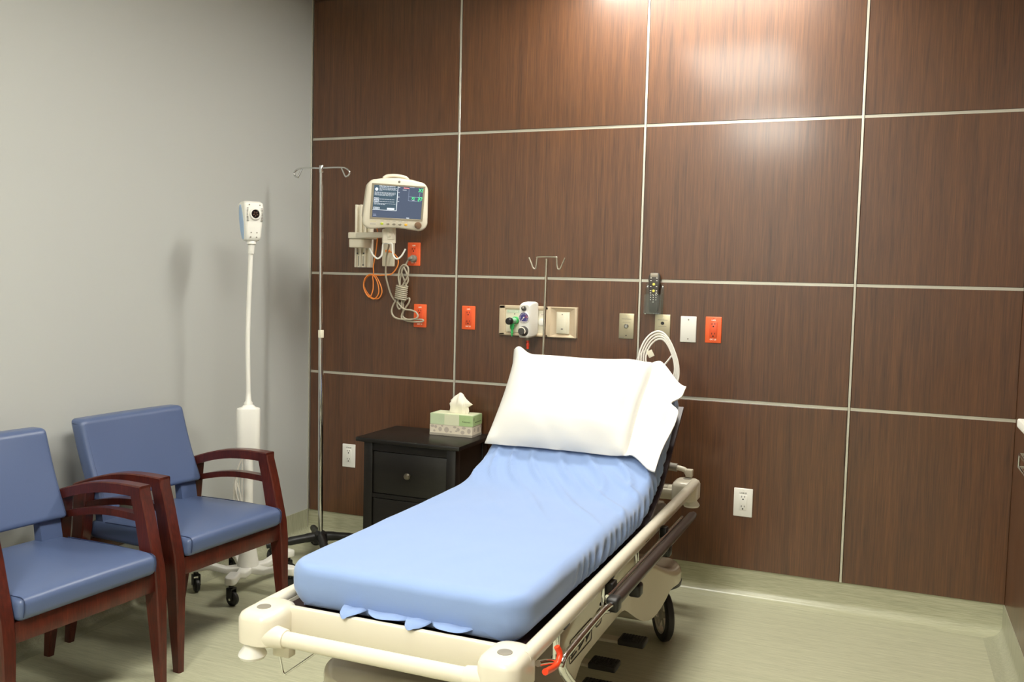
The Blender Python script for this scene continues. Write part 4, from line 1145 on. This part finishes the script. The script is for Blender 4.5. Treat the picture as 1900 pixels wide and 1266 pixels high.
# folded guard rails on both sides
for q in (-1, 1):
    x = BX + q * 0.388
    mb = MB()
    mb.tube([(x, -1.64, 0.478), (x, -0.54, 0.466), (x, -0.50, 0.463)], [0.0165, 0.0165, 0.012], 18)
    gr = mb.build('guard_grip', M['grip'], st)
    mb = MB()
    z0, z1 = 0.482, 0.462
    mb.tube(cr([(x, -1.62, 0.470), (x + q * 0.004, -1.70, 0.492), (x, -1.78, 0.490), (x, -1.98, 0.486), (x, -2.05, 0.480), (x, -2.055, 0.455), (x, -2.00, 0.405), (x, -1.93, 0.350)], 8), 0.0085, 12)
    mb.tube(cr([(x - q * 0.012, -1.62, 0.455), (x - q * 0.012, -1.70, 0.474), (x - q * 0.012, -1.78, 0.472), (x - q * 0.012, -1.97, 0.468), (x - q * 0.012, -2.02, 0.455), (x - q * 0.012, -1.97, 0.405), (x - q * 0.012, -1.90, 0.350)], 8), 0.0085, 12)
    mb.tube([(x - q * 0.020, -1.62, 0.490), (x - q * 0.020, -0.62, 0.478)], 0.0060, 10)
    mb.tube(cr([(x, -2.05, 0.470), (x - q * 0.01, -2.12, 0.50), (x - q * 0.018, -2.17, 0.515)], 6), 0.0075, 12)
    mb.build('guard_bar', M['chrome'], st, sep=0.002)
    mb = MB()
    for y, z in ((-1.625, 0.476), (-1.38, 0.440), (-0.98, 0.452)):
        mb.box(x - 0.018, x + 0.018, y - 0.022, y + 0.022, z - 0.020, z + 0.020, bev=0.008, seg=3)
    mb.box(x - q * 0.03 - 0.012, x - q * 0.03 + 0.012, -1.575, -1.525, 0.470, 0.512, bev=0.005)
    mb.box(x - q * 0.03 - 0.012, x - q * 0.03 + 0.012, -0.90, -0.86, 0.462, 0.505, bev=0.005)
    mb.build('guard_joint', M['black'], st, sep=0.004)
    mb = MB(); dz = 0.0 if q > 0 else -0.06
    mb.tube(cr([(x - q * 0.006, -2.080, 0.522 + dz), (x, -2.077, 0.508 + dz), (x + q * 0.002, -2.084, 0.496 + dz), (x + q * 0.002, -2.108, 0.489 + dz), (x, -2.145, 0.494 + dz), (x, -2.172, 0.500 + dz)], 6), 0.0072, 14)
    mb.build('release_lever', M['lever'], st)
# base hood: dog-bone plan, high in the middle, low lobes over the casters
YC0, YC1 = -1.86, -0.60
def half_width(y):
    d = min(abs(y - YC0), abs(y - YC1))
    if y < YC0 or y > YC1:
        return 0.262 + math.sqrt(max(0, 0.105 ** 2 - min(d, 0.105) ** 2))
    lobe = math.sqrt(max(0.0, 0.105 ** 2 - min(d, 0.105) ** 2))
    k = max(0.0, 1 - d / (0.44 if y > -1.2 else 0.24)); k = k * k * (3 - 2 * k)
    return 0.252 + 0.115 * k
def hood_top(y):
    d = min(y - YC0, YC1 - y)
    f = min(1, max(0, (d - 0.02) / 0.36)); f = f * f * (3 - 2 * f)
    return 0.287 + 0.125 * f
def hood_bot(y):
    d = min(y - YC0, YC1 - y)
    if d < 0.10: return 0.226
    f = min(1, (d - 0.10) / 0.18); f = f * f * (3 - 2 * f)
    dip = 0.226 - 0.090 * math.sin(PI * min(1, (d - 0.10) / 0.30)) if d < 0.40 else 0.226
    g2 = min(1, max(0, (d - 0.17) / 0.42)); g2 = g2 * g2 * (3 - 2 * g2)
    return dip * (1 - g2) + 0.232 * g2
ys = [YC0 - 0.105 * math.cos(PI / 2 * (k / 8)) for k in range(8)]
ys = [YC0 - 0.1045] + [YC0 - 0.105 * math.cos(PI / 2 * k / 8) for k in range(1, 8)]
ys += [YC0 + (YC1 - YC0) * k / 48 for k in range(49)]
ys += [YC1 + 0.105 * math.sin(PI / 2 * k / 8) for k in range(1, 8)] + [YC1 + 0.1045]
mb = MB(); rings = []
for y in ys:
    w = half_width(y); zt = hood_top(y); zb = hood_bot(y)
    end = min(y - (YC0 - 0.105), (YC1 + 0.105) - y)
    rd = 0.030 if end > 0.03 else max(0.004, end)
    zt -= (0.030 - rd) * 0.8
    prof = [(-w, zb), (-w, zt - rd)]
    for k in range(1, 6):
        a = PI / 2 * k / 5
        prof.append((-w + rd * (1 - math.cos(a)), zt - rd + rd * math.sin(a)))
    mid = [(-w * 0.4, zt + 0.004), (0, zt + 0.006), (w * 0.4, zt + 0.004)]
    right = [(-p[0], p[1]) for p in prof[::-1]]
    rings.append([(BX + p[0], y, p[1]) for p in prof + mid + right])
mb.loft(rings); mb.build('base_hood', M['hood'], st, smooth=50)
for cx in (-1, 1):
    for cy in (YC0, YC1):
        mb = MB(); mb.lathe([(0, 0.202), (0.094, 0.203), (0.1055, 0.210), (0.1075, 0.226), (0.100, 0.232), (0, 0.232)], TR(BX + cx * 0.262, cy, 0), 36); mb.build('hood_bumper', M['black'], st)
# casters
for cx, cy, a in ((1, YC1, 32), (-1, YC1, -20), (-1, YC0, 30), (1, YC0, -10)):
    CM = TR(BX + cx * 0.290, cy, 0) @ RZ(a)
    mb = MB()
    mb.cyl((0, 0, 0.198), (0, 0, 0.212), 0.022, n=20, M=CM)
    mb.box(-0.024, 0.024, -0.030, 0.030, 0.196, 0.206, bev=0.003, M=CM)
    for s in (-1, 1):
        mb.loft([[(s * 0.020, -0.022, 0.200), (s * 0.025, -0.022, 0.200), (s * 0.025, 0.028, 0.200), (s * 0.020, 0.028, 0.200)],
                 [(s * 0.022, -0.052, 0.090), (s * 0.027, -0.052, 0.090), (s * 0.027, -0.024, 0.090), (s * 0.022, -0.024, 0.090)]], M=CM)
        mb.cyl((s * 0.020, -0.038, 0.097), (s * 0.031, -0.038, 0.097), 0.013, n=18, bev=0.002, M=CM)
    cs = mb.build('caster', M['satin'], st)
    mb = MB()
    mb.lathe([(0.070, -0.014), (0.090, -0.015), (0.0975, -0.009), (0.0985, 0), (0.0975, 0.009), (0.090, 0.015), (0.070, 0.014), (0.070, -0.014)], CM @ TR(0, -0.038, 0.0985) @ RY(90), 48, closed=False)
    mb.build('tyre', M['rubber'], cs)
    mb = MB()
    mb.lathe([(0.072, -0.012), (0.072, 0.012), (0.062, 0.010), (0.060, 0), (0.062, -0.010), (0.072, -0.012)], CM @ TR(0, -0.038, 0.0985) @ RY(90), 40, closed=False)
    mb.cyl((-0.012, -0.038, 0.0985), (0.012, -0.038, 0.0985), 0.020, n=20, M=CM)
    for k in range(5): mb.box(-0.004, 0.004, -0.012, 0.012, 0.015, 0.064, M=CM @ TR(0, -0.038, 0.0985) @ RX(72 * k))
    mb.build('wheel_hub', M['creamgrey'], cs)
# symbols on the hood
mb = MB(); X = BX + 0.2535
def outline(y0, y1, z0, z1):
    mb.tube([(X, p[0], p[1]) for p in rrect(y0, y1, z0, z1, 0.010, 4)], 0.0012, 5, closed=True)
outline(-1.585, -1.375, 0.262, 0.330); outline(-1.330, -1.275, 0.280, 0.330)
def slant(y0, z0, y1, z1, w): 
    d = Vector((0, y1 - y0, z1 - z0)); L = d.length
    mb.box(-0.0006, 0.0006, 0, L, -w / 2, w / 2, M=TR(X, y0, z0) @ Matrix.Rotation(math.atan2(z1 - z0, y1 - y0), 4, 'X'))
def dot(y, z, r): mb.cyl((X - 0.0005, y, z), (X + 0.0006, y, z), r, n=14)
for y, tilt in ((-1.570, 0.004), (-1.500, 0.014), (-1.430, 0.022)):
    slant(y, 0.274, y + 0.050, 0.274 + tilt, 0.005); slant(y, 0.284, y + 0.030, 0.286 + tilt, 0.006); dot(y + 0.040, 0.300 + tilt, 0.005)
    slant(y + 0.008, 0.298, y + 0.030, 0.308 + tilt * 0.6, 0.004)
slant(-1.322, 0.294, -1.285, 0.298, 0.005); slant(-1.318, 0.304, -1.288, 0.308, 0.004); dot(-1.303, 0.318, 0.004)
mb.build('symbols', M['darkink'], st, sep=0.02)
# pedals
for y, xa, z in ((-0.985, 2.005, 0.120), (-1.195, 1.965, 0.112), (-1.365, 1.990, 0.112)):
    mb = MB(); mb.box(1.80, xa + 0.055, y - 0.022, y + 0.022, z - 0.012, z, bev=0.003); mb.box(1.80, 1.83, y - 0.02, y + 0.02, z - 0.012, 0.25, bev=0.003)
    pd = mb.build('pedal', M['creamgrey'], st)
    mb = MB(); mb.box(xa - 0.030, xa + 0.062, y - 0.036, y + 0.036, z - 0.010, z + 0.010, bev=0.005, seg=3)
    for i in range(8):
        for j in range(6): mb.box(xa - 0.022 + i * 0.0105, xa - 0.017 + i * 0.0105, y - 0.030 + j * 0.0105, y - 0.025 + j * 0.0105, z + 0.009, z + 0.0125)
    mb.build('pedal_pad', M['rubber'], pd)
# drainage hook under the foot corner
mb = MB(); mb.box(BX - 0.300, BX - 0.252, -2.215, -2.185, 0.428, 0.474, bev=0.004); mb.build('hook_bracket', M['cream'], st)
mb = MB(); mb.tube(cr([(BX - 0.292, -2.200, 0.436), (BX - 0.288, -2.196, 0.405), (BX - 0.282, -2.192, 0.378), (BX - 0.270, -2.186, 0.384), (BX - 0.20, -2.150, 0.440)], 6), 0.0028, 8); mb.build('bag_hook', M['chrome'], st)

# ---------------------------------------------------------------- mattress
def nz(x, y, z=0.0): return noise.noise(Vector((x, y, z)))
NS, NR = 210, 132
HWM, THK = 0.326, 0.110
def ring_pts():
    """unit loop round the section, as (a, b): a across in -1..1, b 0 top .. 1 bottom"""
    P = []
    R = 0.030
    w, h = HWM, THK
    per = []
    def arc(cx, cz, a0, a1, k): return [(cx + R * math.cos(math.radians(a0 + (a1 - a0) * i / k)), cz + R * math.sin(math.radians(a0 + (a1 - a0) * i / k))) for i in range(k + 1)]
    top = [(-w + R + (2 * w - 2 * R) * i / 60, 0.0) for i in range(1, 60)]
    right = [(w, -R - (h - 2 * R) * i / 12) for i in range(1, 12)]
    bot = [(w - R - (2 * w - 2 * R) * i / 16, -h) for i in range(1, 16)]
    left = [(-w, -h + R + (h - 2 * R) * i / 12) for i in range(1, 12)]
    return top + arc(w - R, -R, 90, 0, 6) + right + arc(w - R, -h + R, 0, -90, 6) + bot + arc(-w + R, -h + R, 270, 180, 6) + left + arc(-w + R, -R, 180, 90, 6)
loop = ring_pts()
def smooth(a, b, x):
    t = min(1, max(0, (x - a) / (b - a))); return t * t * (3 - 2 * t)
mb = MB(); rings = []
svals = [0.0, 0.003, 0.008, 0.015, 0.024, 0.034] + [0.034 + (LEN - 0.064) * (k / (NS - 1)) for k in range(1, NS)] + [LEN - 0.018, LEN - 0.008, LEN - 0.002, LEN]
for s in svals:
    e = min(s, LEN - s); RE = 0.034
    fz = 1.0; pull = 0.0
    if e < RE: 
        q = 1 - e / RE; fz = math.sqrt(max(0.0, 1 - q * q)); 
    RC = 0.075
    ec = min(s, LEN - s)
    inset = RC - math.sqrt(max(0, RC * RC - (RC - min(ec, RC)) ** 2)) if ec < RC else 0.0
    ring = []
    for (a, b) in loop:
        hw = HWM - inset
        x = a * hw / HWM
        bb = -THK / 2 + (b + THK / 2) * (0.55 + 0.45 * fz if e < RE else 1)
        n_ = bb
        topw = smooth(-0.02, 0.0, b)
        # soft wrinkles running down from under the pillow
        m1 = smooth(0.96, 1.16, s) * (1 - smooth(1.25, 1.325, s))
        ph = (a + 0.42 * (s - 1.2)) / 0.088 + 0.9 * nz(a * 4, s * 3, 2.0)
        w1 = max(0.0, math.sin(2 * PI * ph)) ** 3
        n_ += topw * m1 * (0.0135 * w1)
        m2 = smooth(0.62, 0.85, s) * (1 - smooth(1.10, 1.30, s)) * smooth(-0.25, 0.12, a)
        ph2 = (s * 0.75 + a * 1.1) / 0.16 + 0.8 * nz(a * 3, s * 2, 5.0)
        n_ += topw * m2 * 0.0110 * max(0.0, math.sin(2 * PI * ph2)) ** 4
        n_ += topw * 0.0022 * nz(a * 7, s * 5, 1.0) + topw * 0.0012 * nz(a * 16, s * 9, 3.0)
        # pleats gathered on the long sides
        side = smooth(HWM - 0.02, HWM - 0.004, abs(a)) * smooth(-THK + 0.004, -THK + 0.03, b)
        ms = smooth(0.30, 0.50, s) * (1 - smooth(1.25, 1.5, s))
        depth = smooth(-0.005, -0.055, b)
        ph3 = (s - 0.55 * (b + 0.05)) / 0.058 + 0.9 * nz(s * 5, b * 6, 7.0)
        off = side * ms * depth * (0.014 * (0.5 + 0.5 * math.sin(2 * PI * ph3)) ** 1.5 - 0.006)
        off += side * 0.003 * nz(s * 8, b * 14, 9.0)
        # tuck under towards the hem
        tuck = smooth(-THK * 0.55, -THK, b) * 0.014 * (1 if abs(a) > HWM - 0.03 else 0)
        sgn = 1 if a >= 0 else -1
        x += sgn * (off - tuck)
        s2 = s
        if e < RE * 2.5 and s < 1: 
            s2 = s + 0.004 * smooth(-THK * 0.4, -THK, b) - 0.0025 * nz(a * 9, b * 8, 4.0) * (1 - e / (RE * 2.5))
        ring.append(on(s2, BX + x, n_))
    rings.append(ring)
mb.loft(rings)
tm = thing('mattress', 'mattress under a pale blue fitted sheet on the stretcher', 'mattress', (BX, -1.2, 0.53))
mb.build('fitted_sheet', M['sheet'], tm, smooth=70)
# loose hem of the sheet at the foot end
mb = MB()
def hem(x0, x1, drop, ph):
    rings = []
    for k in range(13):
        f = k / 12; x = x0 + (x1 - x0) * f
        d = drop * math.sin(PI * f) ** 0.7 + 0.001
        wv = 0.003 * math.sin(9 * f + ph)
        q = math.sin(PI * f) ** 0.6; yy = -2.142 - (0.056 if drop > 0.008 else 0.032) * q
        zt_ = 0.5555 + 0.0012 * math.sin(9 * f + ph); dd = 0.35 * drop * min(1, max(0, (q - 0.93) / 0.07)) if drop > 0.008 else 0.0
        rings.append([(x, -2.140, zt_), (x, -2.140 + (yy + 2.140) * 0.6, zt_), (x + 0.003, yy, zt_ - 0.002), (x + 0.004, yy - 0.003 * q, zt_ - 0.0045 - dd), (x + 0.003, yy - 0.0005, zt_ - 0.0046 - dd), (x + 0.002, yy + 0.002, zt_ - 0.004), (x, -2.140 + (yy + 2.140) * 0.6, zt_ - 0.0025), (x, -2.140, zt_ - 0.0025)])
    mb.loft(rings)
hem(1.590, 1.650, 0.013, 0.3); hem(1.655, 1.770, 0.004, 1.9); hem(1.765, 1.825, 0.012, 3.1); hem(1.830, 1.930, 0.003, 4.0)
mb.build('loose_hem', M['sheet'], tm, smooth=60)

# ---------------------------------------------------------------- pillow
SP0, SP1 = S2 - 0.095, S2 + 0.405     # along the slope
NU, NV = 90, 60
PX0, PXS, PX1 = 1.355, 1.945, 2.100
def pil(u, v, side):
    x = PX0 + (PX1 - PX0) * u
    stuff = smooth(0.0, 0.06, u) * (1 - smooth(0.70, 0.86, u))
    ue = min(u / 0.80, 1.0)
    prof = (max(0.0, 1 - abs(2 * ue - 1) ** 3.0) ** 0.5) * (max(0.0, 1 - abs(2 * v - 1) ** 2.6) ** 0.55)
    t = 0.070 * prof
    flap = smooth(0.74, 0.84, u)
    t = max(t, 0.0)
    # outline: pinched edges, ears at the corners, loose end
    s0, s1 = SP0, SP1
    pinch_l = 0.016 * math.sin(PI * v)
    pinch_b = 0.012 * math.sin(PI * min(1, u / 0.8)); pinch_t = 0.022 * math.sin(PI * min(1, max(0, (u - 0.03) / 0.78)))
    lo = s0 + pinch_b * 0.4 - 0.075 * smooth(0.80, 1.0, u); hi = s1 - pinch_t - 0.135 * smooth(0.80, 1.0, u)
    hi += 0.020 * math.exp(-((u - 0.03) / 0.05) ** 2)
    s = lo + (hi - lo) * v
    x += pinch_l * (1 - smooth(0, 0.25, u))
    x += 0.048 * (1 - v) * (1 - smooth(0.0, 0.5, u))
    if u > 0.80:
        edge = 0.034 * math.exp(-((v - 0.80) / 0.05) ** 2) + 0.030 * (1 - v) ** 1.2 + 0.004 * math.sin(9 * v)
        x -= edge * smooth(0.80, 1.0, u)
    base = 0.018
    lift = 0.050 * prof
    # the case sags off the stuffing at the open end
    n_ = base + lift * 0.9 + (0.020 + 0.020 * math.sin(PI * v)) * flap * (1 - smooth(0.9, 1.0, u) * 0.5)
    n_ += flap * 0.007 * math.sin(9 * v + 5 * u)
    n_ += 0.030 * math.exp(-((u - 0.03) / 0.06) ** 2 - ((v - 1.0) / 0.12) ** 2)
    w = 0.0
    w += 0.004 * nz(u * 5, v * 5, 11.0) * stuff
    seam = math.exp(-((u - 0.80) / 0.020) ** 2) * 0.010
    crease = smooth(0.22, 0.0, v) * 0.006 * math.sin(26 * u + 4 * nz(u * 4, v * 4, 3)) * (1 - flap)
    rgt = math.exp(-((u - 0.70) / 0.08) ** 2) * 0.006 * math.sin(16 * (v + 0.5 * u)) 
    if side: n_ += t + w + crease + rgt - seam + 0.002 + 0.003 * flap
    else: n_ -= min(t * 0.9, n_ - 0.017 if n_ > 0.017 else 0)
    return on(s, x, max(n_, 0.017))
mb = MB(); b = bmesh.new()
top = [[b.verts.new(pil(i / NU, j / NV, 1)) for j in range(NV + 1)] for i in range(NU + 1)]
bot = [[b.verts.new(pil(i / NU, j / NV, 0)) for j in range(NV + 1)] for i in range(NU + 1)]
for i in range(NU):
    for j in range(NV):
        b.faces.new((top[i][j], top[i + 1][j], top[i + 1][j + 1], top[i][j + 1]))
        b.faces.new((bot[i][j], bot[i][j + 1], bot[i + 1][j + 1], bot[i + 1][j]))
for i in range(NU):
    for j in (0, NV): b.faces.new((top[i][j], top[i + 1][j], bot[i + 1][j], bot[i][j]))
for j in range(NV):
    for i in (0, NU): b.faces.new((top[i][j], top[i][j + 1], bot[i][j + 1], bot[i][j]))
mb._merge(b)
tag(mb.build('pillow', M['linen'], None, smooth=75), 'white pillow in a loose open ended pillowcase against the raised backrest', 'pillow')

# hook pole in the head corner of the stretcher
HX, HY = 1.396, -0.268
t = thing('iv_hook_pole', 'short steel hook pole standing in the head corner of the stretcher', 'drip pole', (HX, HY, 0.56))
mb = MB(); mb.tube([(HX, HY, 0.5555), (HX + 0.004, HY, 1.00), (HX + 0.009, HY, 1.448)], 0.0062, 14); mb.build('pole', M['satin'], t)
mb = MB(); hp = []
for s, pts in ((-1, [(-0.083, 1.453), (-0.072, 1.430), (-0.062, 1.408), (-0.052, 1.405), (-0.047, 1.422), (-0.045, 1.448), (-0.038, 1.456)]), (1, [(0.038, 1.456), (0.045, 1.448), (0.048, 1.422), (0.053, 1.405), (0.063, 1.408), (0.073, 1.430), (0.083, 1.453)])): hp += pts
mb.tube(cr([(HX + 0.009 + p[0], HY, p[1]) for p in hp], 6), 0.0034, 10); mb.build('hook', M['satin'], t)

# looped white call cord hanging over the backrest
t = thing('call_cord', 'looped white nurse call cord behind the pillow', 'cable', (1.94, -0.40, 1.0))
mb = MB(); pts = []
for k in range(4):
    dy = -0.009 * k; kk = 0.85 + 0.105 * k
    def lp(x, z, y): return (1.945 + (x - 1.945) * kk, y + dy, 1.045 + (z - 1.045) * kk)
    pts += [lp(1.894, 0.985, -0.400), lp(1.876, 1.050, -0.392), lp(1.888, 1.102, -0.385), lp(1.912, 1.135, -0.380), lp(1.940, 1.146, -0.378), lp(1.965, 1.134, -0.380), lp(1.990, 1.098, -0.385), lp(2.012, 1.042, -0.39), lp(2.016, 0.990, -0.395), lp(1.998, 0.955, -0.40), lp(1.945, 0.935, -0.405)]
mb.tube(cr(pts, 6), 0.0036, 8)
mb.tube(cr([(1.995, -0.375, 1.075), (1.965, -0.37, 1.035), (1.935, -0.37, 1.000), (1.91, -0.37, 0.96)], 6), 0.0036, 8)
mb.tube(cr([(1.888, -0.375, 1.085), (1.862, -0.37, 1.068), (1.842, -0.365, 1.035), (1.838, -0.36, 0.98)], 6), 0.0036, 8)
mb.build('cord', M['cordwhite'], t)
mb = MB(); mb.box(-0.012, 0.012, -0.002, 0.002, -0.014, 0.014, bev=0.0012, M=TR(1.905, -0.392, 1.070) @ RY(-28)); mb.build('cord_tag', M['ivory'], t)

# ------------------------------------------------------ fitting on the right wall
t = thing('wall_tray', 'white wall tray with chrome wire rack on the side wall', 'wall tray', (XR, -1.6, 0.93))
mb = MB(); mb.prism([(XR, 0.960), (XR, 1.032), (3.098, 1.032), (3.098, 1.010), (3.150, 0.975)], -1.80, -1.372, 'y', bev=0.004); mb.build('tray', M['white'], t)
mb = MB()
for z in (0.950, 0.918): mb.tube([(XR, -1.435, z), (3.10, -1.435, z), (3.10, -1.80, z), (XR, -1.80, z)], 0.0035, 8)
for y in (-1.435, -1.62, -1.80): mb.tube([(3.10, y, 0.952), (3.10, y, 0.916)], 0.003, 8)
for y in (-1.435, -1.80): mb.tube([(XR - 0.03, y, 0.918), (XR - 0.03, y, 0.965)], 0.0035, 8)
mb.build('wire_rack', M['chrome'], t)

# ---------------------------------------------------------------- camera
cam = bpy.data.cameras.new('camera'); co = bpy.data.objects.new('camera', cam); COL.objects.link(co)
yaw, pit, rol = -0.38631963, -0.06654013, 0.02443760
f0 = Vector((math.sin(yaw), math.cos(yaw), 0)); r0 = Vector((math.cos(yaw), -math.sin(yaw), 0)); u0 = Vector((0, 0, 1))
fw = math.cos(pit) * f0 + math.sin(pit) * u0; up = math.cos(pit) * u0 - math.sin(pit) * f0
rr = math.cos(rol) * r0 + math.sin(rol) * up; uu = math.cos(rol) * up - math.sin(rol) * r0
RMx = Matrix((rr, uu, -fw)).transposed()
co.matrix_world = Matrix.Translation((2.77426809, -4.01159742, 1.35313685)) @ RMx.to_4x4()
cam.sensor_fit = 'HORIZONTAL'; cam.sensor_width = 36.0; cam.lens = 36.0 * 1700 / 1900
cam.clip_start = 0.05; cam.clip_end = 50
SC.camera = co

# ---------------------------------------------------------------- world, view
w = bpy.data.worlds.new('world'); SC.world = w; w.use_nodes = True
w.node_tree.nodes['Background'].inputs[0].default_value = (0.8, 0.85, 0.9, 1); w.node_tree.nodes['Background'].inputs[1].default_value = 0.05
SC.view_settings.view_transform = 'Standard'; SC.view_settings.look = 'None'
SC.view_settings.exposure = 0.0; SC.view_settings.gamma = 1.0; SC.view_settings.use_curve_mapping = False
SC.cycles.use_denoising = True
SC.cycles.max_bounces = 8; SC.cycles.diffuse_bounces = 5; SC.cycles.glossy_bounces = 4; SC.cycles.transparent_max_bounces = 12
SC.cycles.sample_clamp_indirect = 6.0
